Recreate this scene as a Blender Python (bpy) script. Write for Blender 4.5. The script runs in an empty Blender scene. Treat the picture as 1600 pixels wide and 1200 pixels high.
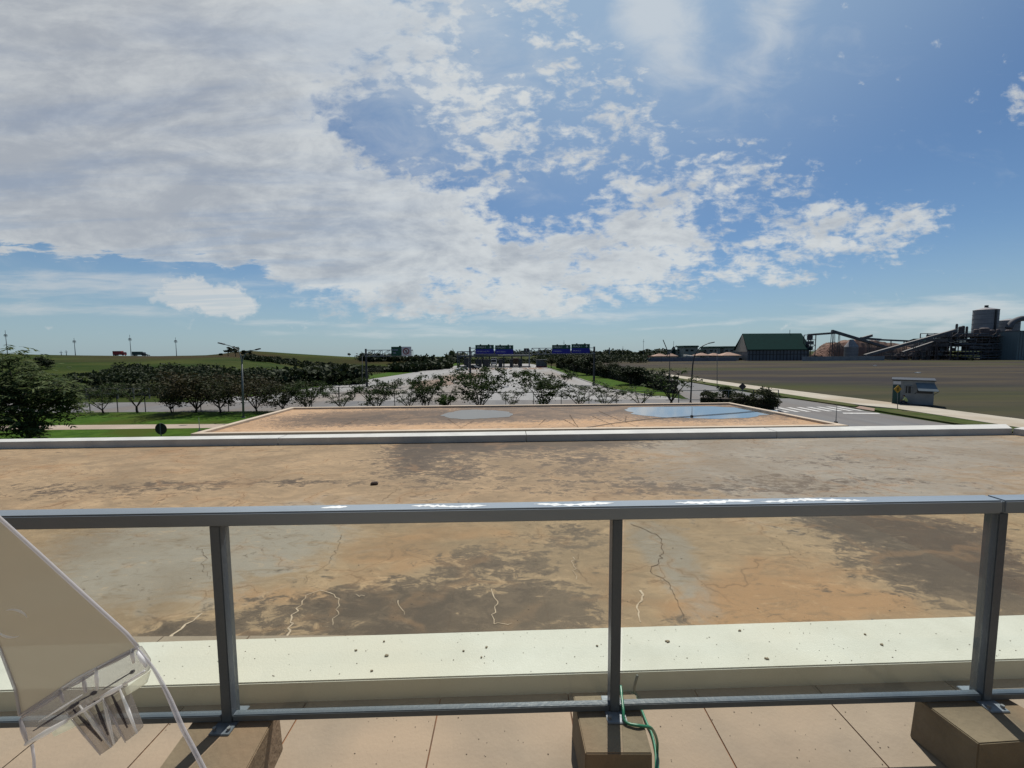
import bpy, math, random
import numpy as np
from mathutils import Vector, Matrix
S = bpy.context.scene
COL = S.collection
R = math.radians
# ------------------------------------------------------------------ camera
H = 6.2                      # eye height over the street
F = 640.0                    # focal length in photo pixels (1600 wide)
PITCH = R(4.47); ROLL = 0.006
_f = Vector((0, math.cos(PITCH), -math.sin(PITCH)))
_u0 = Vector((0, math.sin(PITCH), math.cos(PITCH))); _r0 = Vector((1, 0, 0))
_r = _r0*math.cos(ROLL) - _u0*math.sin(ROLL)
_u = _u0*math.cos(ROLL) + _r0*math.sin(ROLL)
EYE = Vector((0, 0, H))
cam_d = bpy.data.cameras.new('camera'); cam = bpy.data.objects.new('camera', cam_d); COL.objects.link(cam)
cam_d.sensor_width = 36; cam_d.lens = F/1600*36; cam_d.clip_start = .02; cam_d.clip_end = 20000
M = Matrix(((_r.x, _u.x, -_f.x), (_r.y, _u.y, -_f.y), (_r.z, _u.z, -_f.z)))
cam.matrix_world = Matrix.Translation(EYE) @ M.to_4x4()
S.camera = cam
def ray(px, py): return _f*F + _r*(px-800) + _u*(600-py)
def P(px, py, z=0.0):
    d = ray(px, py); t = (z-H)/d.z
    return EYE + d*t
def PY(px, py, Y):
    d = ray(px, py); return EYE + d*(Y/d.y)
# ------------------------------------------------------------------ sun, sky
SUN_EL, SUN_AZ = 60.0, 13.0       # azimuth from +Y towards +X
sun_dir = Vector((math.sin(R(SUN_AZ))*math.cos(R(SUN_EL)), math.cos(R(SUN_AZ))*math.cos(R(SUN_EL)), math.sin(R(SUN_EL))))
sl = bpy.data.lights.new('sun', 'SUN'); sl.energy = 5.0; sl.angle = R(.5); sl.color = (1, .95, .87)
so = bpy.data.objects.new('sun', sl); COL.objects.link(so); so.rotation_euler = (-sun_dir).to_track_quat('-Z', 'Y').to_euler()
so.location = (0, 0, 60)
S.view_settings.view_transform = 'Standard'; S.view_settings.look = 'None'
S.view_settings.exposure = 0.0; S.view_settings.gamma = 1
W = bpy.data.worlds.new('World'); S.world = W; W.use_nodes = True
def build_world():
    nt = W.node_tree; N = nt.nodes; L = nt.links; N.clear()
    def nd(t, **k):
        n = N.new(t)
        for a, b in k.items(): setattr(n, a, b)
        return n
    def math_(op, a, b=None, c=None, clamp=False):
        n = nd('ShaderNodeMath', operation=op, use_clamp=clamp)
        for i, v in enumerate((a, b, c)):
            if v is None: continue
            if isinstance(v, (int, float)): n.inputs[i].default_value = v
            else: L.new(v, n.inputs[i])
        return n.outputs[0]
    def maprange(v, a, b, c=0, d=1, smooth=True):
        n = nd('ShaderNodeMapRange', interpolation_type='SMOOTHSTEP' if smooth else 'LINEAR')
        L.new(v, n.inputs['Value']); n.inputs['From Min'].default_value = a; n.inputs['From Max'].default_value = b
        n.inputs['To Min'].default_value = c; n.inputs['To Max'].default_value = d
        return n.outputs[0]
    def mix(fac, a, b, mode='MIX'):
        n = nd('ShaderNodeMix', data_type='RGBA', blend_type=mode)
        for s, v in ((n.inputs['Factor'], fac), (n.inputs[6], a), (n.inputs[7], b)):
            if isinstance(v, (int, float)): s.default_value = v
            elif isinstance(v, tuple): s.default_value = (*v, 1)
            else: L.new(v, s)
        return n.outputs[2]
    def comb(x, y, z):
        n = nd('ShaderNodeCombineXYZ')
        for i, v in enumerate((x, y, z)):
            if isinstance(v, (int, float)): n.inputs[i].default_value = v
            else: L.new(v, n.inputs[i])
        return n.outputs[0]
    sky = nd('ShaderNodeTexSky', sky_type='NISHITA', sun_disc=False, sun_elevation=R(SUN_EL), sun_rotation=R(SUN_AZ),
             altitude=600, air_density=1.0, dust_density=.6, ozone_density=1.6)
    tc = nd('ShaderNodeTexCoord'); sep = nd('ShaderNodeSeparateXYZ'); L.new(tc.outputs['Generated'], sep.inputs[0])
    x, y, z = sep.outputs
    yc = math_('MAXIMUM', y, .06)
    u = math_('DIVIDE', x, yc); w = math_('DIVIDE', z, yc)
    uw = comb(u, w, 0)
    # cloud deck coordinates: the direction met with a flat layer overhead
    zc = math_('ADD', math_('MAXIMUM', z, 0), .07)
    deck = comb(math_('DIVIDE', x, zc), math_('DIVIDE', y, zc), 0)
    def noise(vec, scale, detail=6, rough=.55, dist=0.0, sc=(1, 1, 1), rot=0, off=(0, 0, 0)):
        m = nd('ShaderNodeMapping'); L.new(vec, m.inputs[0]); m.inputs['Scale'].default_value = sc
        m.inputs['Rotation'].default_value = (0, 0, R(rot)); m.inputs['Location'].default_value = off
        n = nd('ShaderNodeTexNoise'); L.new(m.outputs[0], n.inputs['Vector'])
        n.inputs['Scale'].default_value = scale; n.inputs['Detail'].default_value = detail
        n.inputs['Roughness'].default_value = rough; n.inputs['Distortion'].default_value = dist
        return n.outputs[0]
    def uwp(px, py):
        d = ray(px, py); return d.x/d.y, d.z/d.y
    def blobs(lst):
        acc = None
        for px, py, rx, ry, rot, wt in lst:
            cu, cw = uwp(px, py)
            m = nd('ShaderNodeMapping', vector_type='TEXTURE'); L.new(uw, m.inputs[0])
            m.inputs['Location'].default_value = (cu, cw, 0); m.inputs['Rotation'].default_value = (0, 0, R(rot))
            s = 1.0/F*1.02
            m.inputs['Scale'].default_value = (rx*s, ry*s*(1+.5*(550-py)/550), 1)
            g = nd('ShaderNodeTexGradient', gradient_type='SPHERICAL'); L.new(m.outputs[0], g.inputs[0])
            v = math_('MULTIPLY', g.outputs['Fac'], wt)
            acc = v if acc is None else math_('ADD', acc, v)
        return acc
    # px, py centre, radii, rotation, weight
    thick = blobs([(-60, 60, 620, 420, 0, 1.15), (250, 150, 560, 300, -15, .95), (120, 330, 560, 170, -4, .75), (500, 60, 300, 150, -20, .55), (380, 330, 420, 120, -10, .55), (600, 350, 300, 110, -10, .55),
                   (800, 410, 420, 95, -6, .75), (1060, 372, 330, 75, 3, .72), (1340, 372, 200, 58, 12, .72), (760, 478, 330, 32, 0, .6), (930, 450, 260, 40, 4, .4),
                   (880, 205, 260, 120, 5, .60), (1180, 262, 140, 50, 5, .42), (1010, 310, 190, 60, 8, .5), (850, 8, 90, 50, -20, .7), (1250, 340, 120, 24, 3, .35),
                   (500, 425, 200, 50, 0, .45), (1235, 440, 60, 18, 5, .5), (1420, 335, 60, 22, 10, .3), (1600, 165, 60, 50, 0, .4), (690, 130, 170, 130, -20, .35),
                   (585, 185, 170, 90, -25, -.95), (850, 330, 130, 55, 10, -.6), (290, 432, 330, 30, -5, -.8), (760, 110, 120, 80, 0, -.2), (60, 440, 200, 22, 0, -.4), (1300, 470, 500, 30, 3, -.5)])
    thin = blobs([(1470, 487, 330, 32, 3, 1.25), (120, 448, 520, 26, -2, .95), (100, 484, 420, 14, -1, .9), (200, 432, 300, 12, -3, .7), (560, 508, 340, 10, -2, .8), (650, 523, 440, 9, -1, .8), (1090, 508, 180, 6, 4, .8),
                  (1460, 520, 60, 12, 20, .9), (880, 495, 260, 14, 0, .8), (1300, 500, 60, 10, 8, .5), (900, 470, 400, 40, 0, .4)])
    veil = blobs([(1050, 50, 80, 130, 30, .75), (1215, 30, 70, 120, -28, .6), (1010, 20, 60, 80, 10, .4), (730, 90, 160, 130, -20, .55), (640, 260, 160, 60, 0, .3), (300, 100, 600, 300, 0, .7), (850, 300, 200, 50, 5, .25), (1100, 60, 300, 160, 0, .25)])
    puff = blobs([(318, 463, 95, 40, -8, 1.15), (275, 460, 50, 30, 0, .6), (370, 474, 80, 26, -8, .8), (300, 452, 40, 26, 0, .4), (490, 425, 60, 42, 0, .7)])
    n_big = noise(deck, .55, 6, .55, .4, off=(3.1, 1.7, 0))
    n_cell = noise(deck, 3.1, 7, .62, .15, sc=(1, 1.35, 1), rot=20)
    n_fine = noise(deck, 9, 5, .6, .1, sc=(1, 1.2, 1), rot=20)
    n_str = noise(deck, 1.3, 7, .6, .3, sc=(.5, 2.2, 1), rot=-25)
    n_mid = noise(uw, 5.5, 8, .6, .5, sc=(1, 1.9, 1), rot=8)
    n_pf = noise(uw, 21, 7, .6, .25, sc=(1, 1.7, 1), rot=6, off=(2, 5, 0))
    nsum = math_('ADD', math_('ADD', math_('MULTIPLY', math_('SUBTRACT', n_big, .5), .5), math_('MULTIPLY', math_('SUBTRACT', n_mid, .5), 1.9)),
                 math_('ADD', math_('MULTIPLY', math_('SUBTRACT', n_pf, .5), 2.2), math_('MULTIPLY', math_('SUBTRACT', n_fine, .5), .6)))
    leftm = maprange(math_('ADD', u, math_('MULTIPLY', w, -.35)), -.10, -.75)
    nsum = math_('MULTIPLY', nsum, math_('SUBTRACT', 1.0, math_('MULTIPLY', leftm, .42)))
    cov = math_('ADD', math_('ADD', thick, math_('MULTIPLY', leftm, math_('MULTIPLY', maprange(w, .10, .22), .22))), nsum)
    n_hair = noise(uw, 7, 6, .6, .3, sc=(1, 7, 1), rot=3)
    lw0 = uwp(0, 392); lw1 = uwp(430, 425); sl_ = (lw1[1]-lw0[1])/(lw1[0]-lw0[0])
    lineval = math_('SUBTRACT', w, math_('ADD', math_('MULTIPLY', u, sl_), lw0[1]-sl_*lw0[0]))
    lineval = math_('ADD', lineval, math_('ADD', math_('MULTIPLY', math_('SUBTRACT', n_hair, .5), .17), math_('MULTIPLY', math_('SUBTRACT', n_mid, .5), .04)))
    low = math_('MULTIPLY', maprange(lineval, .045, -.025), maprange(u, uwp(480, 430)[0], uwp(370, 430)[0]))
    cov = math_('SUBTRACT', cov, math_('MULTIPLY', low, 1.5))
    cov = math_('SUBTRACT', cov, maprange(thick, .16, -.02, 0, .75))
    d1 = maprange(cov, .25, .92)
    d2 = math_('MULTIPLY', maprange(math_('ADD', thin, math_('MULTIPLY', math_('SUBTRACT', n_hair, .5), 1.8)), .2, 1.2), .72)
    n_puff = noise(uw, 19, 7, .6, .2, sc=(1, 1.3, 1))
    d3 = maprange(math_('ADD', puff, math_('MULTIPLY', math_('SUBTRACT', n_puff, .5), 2.4)), .30, .85)
    d4 = math_('MULTIPLY', maprange(math_('ADD', veil, math_('MULTIPLY', math_('SUBTRACT', n_mid, .5), 1.7)), .12, 1.1), .62)
    dens = math_('MAXIMUM', math_('MAXIMUM', d1, d4), math_('MAXIMUM', d2, d3))
    dens = math_('MULTIPLY', dens, maprange(z, .0, .05))
    dens = math_('MULTIPLY', dens, math_('SUBTRACT', .90, math_('MULTIPLY', math_('MULTIPLY', leftm, maprange(n_str, .42, .62)), .26)))
    # clouds lit from behind by the high sun: bright where thin, grey-lilac where thick
    n_sh = noise(uw, 3.4, 9, .64, .7, sc=(1, 2.6, 1), rot=-22, off=(9, 4, 0))
    n_s2 = noise(uw, 14, 7, .62, .3, sc=(1, 2.0, 1), rot=8, off=(1, 8, 0))
    shade = maprange(math_('ADD', math_('MULTIPLY', cov, .30), math_('ADD', math_('MULTIPLY', math_('SUBTRACT', n_sh, .5), 2.4), math_('MULTIPLY', math_('SUBTRACT', n_s2, .5), 1.0))), -.1, 1.0)
    ccol = mix(shade, (7.6, 7.9, 7.9), (4.4, 4.8, 5.3))
    warm = maprange(math_('ADD', u, math_('MULTIPLY', w, -.2)), -.3, -1.1)
    ccol = mix(math_('MULTIPLY', warm, .35), ccol, (4.9, 5.05, 5.3), 'MIX')
    sun_c = nd('ShaderNodeVectorMath', operation='DOT_PRODUCT'); L.new(tc.outputs['Generated'], sun_c.inputs[0]); sun_c.inputs[1].default_value = sun_dir
    glow = maprange(sun_c.outputs['Value'], .62, .96, 0, 1)
    ccol = mix(math_('MULTIPLY', glow, .5), ccol, (8.5, 8.6, 8.4))
    base = mix(1.0, sky.outputs[0], (.62, .77, .88), 'MULTIPLY')
    # pale aerosol band along the horizon
    base = mix(maprange(z, .22, 0.0, 0, .62), base, (3.7, 5.0, 5.95))
    base = mix(maprange(sun_c.outputs['Value'], .66, .97, 0, .5), base, (5.6, 7.4, 8.8))
    out = mix(dens, base, ccol)
    bg = nd('ShaderNodeBackground'); L.new(out, bg.inputs[0]); bg.inputs[1].default_value = .088
    o = nd('ShaderNodeOutputWorld'); L.new(bg.outputs[0], o.inputs[0])
build_world()
# ------------------------------------------------------------------ materials
_mats = {}
def mat(name, c1, c2=None, scale=5, rough=.8, metal=0, bump=0, bscale=None, c3=None, stretch=(1, 1, 1), detail=6, contrast=(.35, .65), spec=.3, transl=0, rot=0):
    if name in _mats: return _mats[name]
    KA = .86; c2 = c2 or tuple(v*.75 for v in c1); c1, c2 = tuple(v*KA for v in c1), tuple(v*KA for v in c2); c3 = tuple(v*KA for v in c3) if c3 else None
    m = bpy.data.materials.new(name); m.use_nodes = True; nt = m.node_tree; N, L = nt.nodes, nt.links
    b = N['Principled BSDF']; b.inputs['Roughness'].default_value = rough; b.inputs['Metallic'].default_value = metal
    b.inputs['Specular IOR Level'].default_value = spec
    tc = N.new('ShaderNodeTexCoord'); mp = N.new('ShaderNodeMapping'); mp.inputs['Scale'].default_value = stretch
    mp.inputs['Rotation'].default_value = (0, 0, R(rot)); L.new(tc.outputs['Object'], mp.inputs[0])
    n = N.new('ShaderNodeTexNoise'); n.inputs['Scale'].default_value = scale; n.inputs['Detail'].default_value = detail
    n.inputs['Roughness'].default_value = .62; L.new(mp.outputs[0], n.inputs['Vector'])
    if c2 is None: c2 = tuple(v*.75 for v in c1)
    cr = N.new('ShaderNodeValToRGB'); e = cr.color_ramp.elements
    e[0].position, e[1].position = contrast; e[0].color = (*c1, 1); e[1].color = (*c2, 1)
    L.new(n.outputs[0], cr.inputs[0]); col = cr.outputs[0]
    if c3:
        n2 = N.new('ShaderNodeTexNoise'); n2.inputs['Scale'].default_value = scale*.23; n2.inputs['Detail'].default_value = 4; L.new(mp.outputs[0], n2.inputs['Vector'])
        mr = N.new('ShaderNodeMapRange'); mr.inputs['From Min'].default_value = .48; mr.inputs['From Max'].default_value = .62; L.new(n2.outputs[0], mr.inputs['Value'])
        mx = N.new('ShaderNodeMix'); mx.data_type = 'RGBA'; L.new(mr.outputs[0], mx.inputs['Factor']); L.new(col, mx.inputs[6]); mx.inputs[7].default_value = (*c3, 1); col = mx.outputs[2]
    L.new(col, b.inputs['Base Color'])
    if bump:
        bn = N.new('ShaderNodeTexNoise'); bn.inputs['Scale'].default_value = bscale or scale*3; bn.inputs['Detail'].default_value = 5; L.new(mp.outputs[0], bn.inputs['Vector'])
        bp = N.new('ShaderNodeBump'); bp.inputs['Strength'].default_value = bump; bp.inputs['Distance'].default_value = .02; L.new(bn.outputs[0], bp.inputs['Height']); L.new(bp.outputs[0], b.inputs['Normal'])
    if transl:
        t = N.new('ShaderNodeBsdfTranslucent'); L.new(col, t.inputs[0]); mx = N.new('ShaderNodeMixShader'); mx.inputs[0].default_value = transl
        L.new(b.outputs[0], mx.inputs[1]); L.new(t.outputs[0], mx.inputs[2]); L.new(mx.outputs[0], N['Material Output'].inputs[0])
    _mats[name] = m
    return m
def leafmat(name, c1, c2, transl=.25):
    if name in _mats: return _mats[name]
    m = bpy.data.materials.new(name); m.use_nodes = True; nt = m.node_tree; N, L = nt.nodes, nt.links
    b = N['Principled BSDF']; b.inputs['Roughness'].default_value = .7; b.inputs['Specular IOR Level'].default_value = .15
    g = N.new('ShaderNodeNewGeometry'); cr = N.new('ShaderNodeValToRGB'); e = cr.color_ramp.elements
    e[0].color = (*c1, 1); e[1].color = (*c2, 1); L.new(g.outputs['Random Per Island'], cr.inputs[0]); L.new(cr.outputs[0], b.inputs['Base Color'])
    t = N.new('ShaderNodeBsdfTranslucent'); L.new(cr.outputs[0], t.inputs[0]); mx = N.new('ShaderNodeMixShader'); mx.inputs[0].default_value = transl
    L.new(b.outputs[0], mx.inputs[1]); L.new(t.outputs[0], mx.inputs[2]); L.new(mx.outputs[0], N['Material Output'].inputs[0])
    _mats[name] = m
    return m
def clearmat(name, tint, gloss, rough=.02, haze=0.0, hazecol=(.5, .5, .45)):
    m = bpy.data.materials.new(name); m.use_nodes = True; nt = m.node_tree; N, L = nt.nodes, nt.links
    N.remove(N['Principled BSDF'])
    t = N.new('ShaderNodeBsdfTransparent'); t.inputs[0].default_value = (*tint, 1)
    g = N.new('ShaderNodeBsdfGlossy'); g.inputs['Roughness'].default_value = rough
    fr = N.new('ShaderNodeLayerWeight'); fr.inputs[0].default_value = .5
    pw = N.new('ShaderNodeMath'); pw.operation = 'POWER'; pw.inputs[1].default_value = 5; L.new(fr.outputs['Facing'], pw.inputs[0])
    ad = N.new('ShaderNodeMath'); ad.operation = 'MULTIPLY_ADD'; ad.inputs[1].default_value = .9; ad.inputs[2].default_value = .04; L.new(pw.outputs[0], ad.inputs[0])
    mu = N.new('ShaderNodeMath'); mu.operation = 'MULTIPLY'; mu.inputs[1].default_value = gloss; L.new(ad.outputs[0], mu.inputs[0])
    mx = N.new('ShaderNodeMixShader'); L.new(mu.outputs[0], mx.inputs[0]); L.new(t.outputs[0], mx.inputs[1]); L.new(g.outputs[0], mx.inputs[2])
    out = mx.outputs[0]
    if haze:
        d = N.new('ShaderNodeBsdfDiffuse'); d.inputs[0].default_value = (*hazecol, 1); tr = N.new('ShaderNodeBsdfTranslucent'); tr.inputs[0].default_value = (*hazecol, 1)
        a = N.new('ShaderNodeMixShader'); a.inputs[0].default_value = .5; L.new(d.outputs[0], a.inputs[1]); L.new(tr.outputs[0], a.inputs[2])
        h = N.new('ShaderNodeMixShader'); h.inputs[0].default_value = haze; L.new(out, h.inputs[1]); L.new(a.outputs[0], h.inputs[2]); out = h.outputs[0]
    L.new(out, N['Material Output'].inputs[0]); return m
# ------------------------------------------------------------------ mesh helpers
class MB:
    def __init__(s): s.v = []; s.f = []; s.mi = []
    def add(s, vs, fs, m=0):
        o = len(s.v); s.v += [tuple(v) for v in vs]; s.f += [tuple(i+o for i in f) for f in fs]; s.mi += [m]*len(fs); return s
    def hexa(s, b, t, m=0):   # 4 bottom (ccw) + 4 top points
        return s.add(list(b)+list(t), [(3, 2, 1, 0), (4, 5, 6, 7), (0, 1, 5, 4), (1, 2, 6, 5), (2, 3, 7, 6), (3, 0, 4, 7)], m)
    def box(s, c, sz, rz=0, m=0):
        c = Vector(c); hx, hy, hz = sz[0]/2, sz[1]/2, sz[2]/2; ca, sa = math.cos(rz), math.sin(rz)
        q = lambda x, y, z: (c.x+x*ca-y*sa, c.y+x*sa+y*ca, c.z+z)
        return s.hexa([q(-hx, -hy, -hz), q(hx, -hy, -hz), q(hx, hy, -hz), q(-hx, hy, -hz)], [q(-hx, -hy, hz), q(hx, -hy, hz), q(hx, hy, hz), q(-hx, hy, hz)], m)
    def beam(s, a, b, w, h, m=0, up=Vector((0, 0, 1))):
        a, b = Vector(a), Vector(b); d = (b-a).normalized()
        if abs(d.dot(up)) > .98: up = Vector((0, 1, 0))
        x = d.cross(up).normalized(); y = x.cross(d).normalized()
        q = lambda p, i, j: p + x*(i*w/2) + y*(j*h/2)
        return s.hexa([q(a, -1, -1), q(a, 1, -1), q(a, 1, 1), q(a, -1, 1)][::-1], [q(b, -1, -1), q(b, 1, -1), q(b, 1, 1), q(b, -1, 1)][::-1], m)
    def tube(s, pts, rad, n=6, m=0, cap=True):
        pts = [Vector(p) for p in pts]
        if not hasattr(rad, '__len__'): rad = [rad]*len(pts)
        rings = []; ref = None
        for i, p in enumerate(pts):
            d = (pts[min(i+1, len(pts)-1)] - pts[max(i-1, 0)]); d = d.normalized() if d.length > 1e-9 else Vector((0, 0, 1))
            if ref is None: ref = Vector((1, 0, 0)) if abs(d.x) < .8 else Vector((0, 1, 0))
            a = (ref - d*ref.dot(d)).normalized(); b = d.cross(a); ref = a
            rings.append([p + (a*math.cos(2*math.pi*k/n) + b*math.sin(2*math.pi*k/n))*rad[i] for k in range(n)])
        vs = [v for r_ in rings for v in r_]; fs = []
        for i in range(len(pts)-1):
            for k in range(n): fs.append((i*n+k, i*n+(k+1) % n, (i+1)*n+(k+1) % n, (i+1)*n+k))
        if cap: fs.append(tuple(range(n))[::-1]); fs.append(tuple((len(pts)-1)*n+k for k in range(n)))
        return s.add(vs, fs, m)
    def cyl(s, c, r, h, n=24, r2=None, m=0):
        c = Vector(c); return s.tube([c, c+Vector((0, 0, h))], [r, r if r2 is None else r2], n, m)
    def poly(s, pts, m=0): return s.add(pts, [tuple(range(len(pts)))], m)
    def prism(s, pts, ext, m=0):      # planar outline extruded by a vector
        n = len(pts); e = Vector(ext); a = [Vector(p) for p in pts]; b = [p+e for p in a]
        fs = [tuple(range(n)), tuple(range(n, 2*n))[::-1]] + [(i, n+i, n+(i+1) % n, (i+1) % n) for i in range(n)]
        return s.add(a+b, fs, m)
    def build(s, name, mats, parent=None, bevel=0, smooth=False):
        me = bpy.data.meshes.new(name); me.from_pydata(s.v, [], s.f); me.update()
        if not isinstance(mats, (list, tuple)): mats = [mats]
        for m in mats: me.materials.append(m)
        if any(s.mi): me.polygons.foreach_set('material_index', s.mi)
        if smooth: me.polygons.foreach_set('use_smooth', [True]*len(me.polygons))
        import bmesh
        bm = bmesh.new(); bm.from_mesh(me)
        if len(s.f) < 4000: bmesh.ops.recalc_face_normals(bm, faces=bm.faces)
        if bevel: bmesh.ops.bevel(bm, geom=bm.edges[:], offset=bevel, segments=2, affect='EDGES', clamp_overlap=True)
        bm.to_mesh(me); bm.free()
        o = bpy.data.objects.new(name, me); COL.objects.link(o)
        if parent is not None:
            o.parent = parent; o.location = -Vector(parent.get('_base', (0, 0, 0)))
        return o
def tag(o, label=None, cat=None, group=None, kind=None):
    if label: o['label'] = label
    if cat: o['category'] = cat
    if group: o['group'] = group
    if kind: o['kind'] = kind
    return o
def thing(name, label, cat, base=(0, 0, 0), group=None):
    o = bpy.data.objects.new(name, None); COL.objects.link(o); o.empty_display_size = .2
    o.location = base; o['_base'] = tuple(base); return tag(o, label, cat, group)
def struct(o): o['kind'] = 'structure'; return o
def copy_tree(o, loc, rz=0, sc=(1, 1, 1), label=None, group=None):
    c = o.copy(); COL.objects.link(c); c.location = loc; c.rotation_euler = (0, 0, rz); c.scale = sc
    if label: c['label'] = label
    if group: c['group'] = group
    for ch in o.children:
        d = ch.copy(); COL.objects.link(d); d.parent = c
        for g in ch.children:
            e = g.copy(); COL.objects.link(e); e.parent = d
    return c
def leaf_obj(name, pts, size, m, parent=None, seed=0, aspect=.55, droop=0.0, jitter=.4, extra=None):
    """many small leaf faces (rhombi) at given points"""
    rg = np.random.default_rng(seed); pts = np.asarray(pts, float); n = len(pts)
    d = rg.normal(size=(n, 3)); d[:, 2] = d[:, 2]*.6 - droop; d /= np.linalg.norm(d, axis=1)[:, None]
    t = rg.normal(size=(n, 3)); s = np.cross(d, t); s /= np.linalg.norm(s, axis=1)[:, None]
    ln = size*(1+jitter*rg.uniform(-1, 1, size=(n, 1))); wd = ln*aspect
    nrm = np.cross(s, d)*ln*.12
    v = np.empty((n, 4, 3)); v[:, 0] = pts - d*ln/2; v[:, 1] = pts + s*wd/2 - nrm; v[:, 2] = pts + d*ln/2; v[:, 3] = pts - s*wd/2 - nrm
    me = bpy.data.meshes.new(name); me.vertices.add(n*4); me.vertices.foreach_set('co', v.reshape(-1))
    me.loops.add(n*4); me.loops.foreach_set('vertex_index', np.arange(n*4, dtype=np.int32))
    me.polygons.add(n); me.polygons.foreach_set('loop_start', np.arange(0, n*4, 4, dtype=np.int32))
    me.update(calc_edges=True); me.materials.append(m)
    o = bpy.data.objects.new(name, me); COL.objects.link(o)
    if parent is not None: o.parent = parent
    return o
# ------------------------------------------------------------------ terrain
def sstep(a, b, x): t = np.clip((x-a)/(b-a), 0, 1); return t*t*(3-2*t)
def zsky(px, py, Y): return float(PY(px, py, Y).z)
R1 = ([-900, -100, 0, 80, 350, 400, 470, 560, 660, 760], [548, 552, 553.5, 555, 556, 560, 575, 580, 582, 580])
R2 = ([-900, 330, 385, 430, 480, 540, 600, 660, 720, 780, 900], [560, 556, 547.5, 549.5, 553, 557.5, 560, 563, 567, 569, 569])
R3 = ([-900, 500, 600, 700, 900, 1200, 2500], [559, 561, 560.5, 559.5, 555, 553, 553])
def ridge(tab, px, Y):
    y_ = np.interp(px, tab[0], tab[1]); yh = 550 - ROLL*(px-800)
    return H + (yh-y_)/F*Y*1.0
def terrain(x, y):
    x = np.asarray(x, float); y = np.asarray(y, float); ys = np.maximum(y, 1.0)
    px = 800 + F*np.clip(x/ys, -3, 3)
    z1 = ridge(R1, px, 330.); z2 = ridge(R2, px, 520.); z3 = ridge(R3, px, 1500.)
    v0 = np.full_like(px, -3.4)
    kn = [0, 62, 125, 330, 400, 520, 700, 1500, 8000]
    zz = [np.zeros_like(px), np.zeros_like(px), v0, z1, np.minimum(z1, z2)-5, z2, z2-12, z3-2, z3-60]
    out = np.zeros_like(px)
    for i in range(len(kn)-1):
        t = np.clip((ys-kn[i])/(kn[i+1]-kn[i]), 0, 1)
        if i not in (3, 5): t = t*t*(3-2*t)
        out = np.where((ys >= kn[i]), zz[i]*(1-t)+zz[i+1]*t, out)
    out += .6*np.sin(x*.031+1)*np.sin(y*.027)*sstep(90, 200, ys)
    w = sstep(-37, -60, x)*sstep(58, 90, ys)
    flat = np.where(ys > 600, (z3-2)*sstep(600, 1500, ys), 0)
    return out*w + flat*(1-w)
def tz(x, y): return float(terrain(np.array([x]), np.array([y]))[0])
m_ground = mat('meadow_ground', (.020, .040, .007), (.050, .062, .014), .035, .95, c3=(.045, .034, .016), detail=12, stretch=(.6, 1, 1), contrast=(.38, .62), spec=.04)
def build_ground():
    t = np.linspace(-1, 1, 261); ax = np.sinh(t*6.2)/np.sinh(6.2)*7000
    t2 = np.linspace(-.75, 1, 300); ay = np.sinh(t2*6.2)/np.sinh(6.2)*7000
    X, Y = np.meshgrid(ax, ay); Z = terrain(X, Y)
    nx, ny = len(ax), len(ay); v = np.stack([X, Y, Z], -1).reshape(-1, 3)
    i = np.arange(nx*ny).reshape(ny, nx); f = np.stack([i[:-1, :-1], i[:-1, 1:], i[1:, 1:], i[1:, :-1]], -1).reshape(-1, 4)
    me = bpy.data.meshes.new('ground'); me.from_pydata(v.tolist(), [], f.tolist()); me.polygons.foreach_set('use_smooth', [True]*len(f)); me.materials.append(m_ground)
    o = bpy.data.objects.new('ground', me); COL.objects.link(o); struct(o)
build_ground()
def sheet(name, pts, z, m, subdiv=0):
    """flat ground sheet from photo ground points or world points"""
    q = [(p[0], p[1], z) for p in pts]
    return struct(MB().poly(q).build(name, m))
G = lambda px, py: P(px, py, 0)
m_asph = mat('asphalt', (.115, .115, .12), (.165, .16, .155), .6, .85, c3=(.145, .125, .11), stretch=(1, .12, 1), bump=.2, bscale=20, spec=.35)
m_asph2 = mat('asphalt_pale', (.23, .23, .225), (.29, .28, .27), .25, .8, c3=(.20, .17, .145), stretch=(1.6, .12, 1), spec=.35)
m_grass = mat('mown_grass', (.030, .068, .008), (.060, .115, .014), .8, .9, c3=(.055, .075, .012), bump=.6, bscale=6, spec=.04)
m_verge = mat('verge_grass', (.040, .060, .014), (.07, .09, .025), .9, .9, c3=(.09, .085, .04), bump=.6, bscale=6, spec=.04)
m_path = mat('path_concrete', (.36, .29, .23), (.42, .34, .27), .5, .9, c3=(.34, .26, .20))
m_pathR = mat('pavement_concrete', (.38, .34, .27), (.47, .42, .34), .5, .9, c3=(.36, .30, .22))
m_field = mat('dry_field', (.042, .038, .038), (.082, .067, .044), .16, .95, c3=(.058, .066, .022), stretch=(.10, .55, 1), detail=12, contrast=(.42, .60), rot=-4, spec=.04)
m_soil = mat('red_soil', (.19, .13, .095), (.25, .19, .15), .5, .95)
m_white = mat('road_paint', (.62, .61, .58), (.42, .41, .39), 3, .7)
m_kerb = mat('kerb_concrete', (.40, .38, .34), (.30, .28, .25), 1.5, .85)
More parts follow.
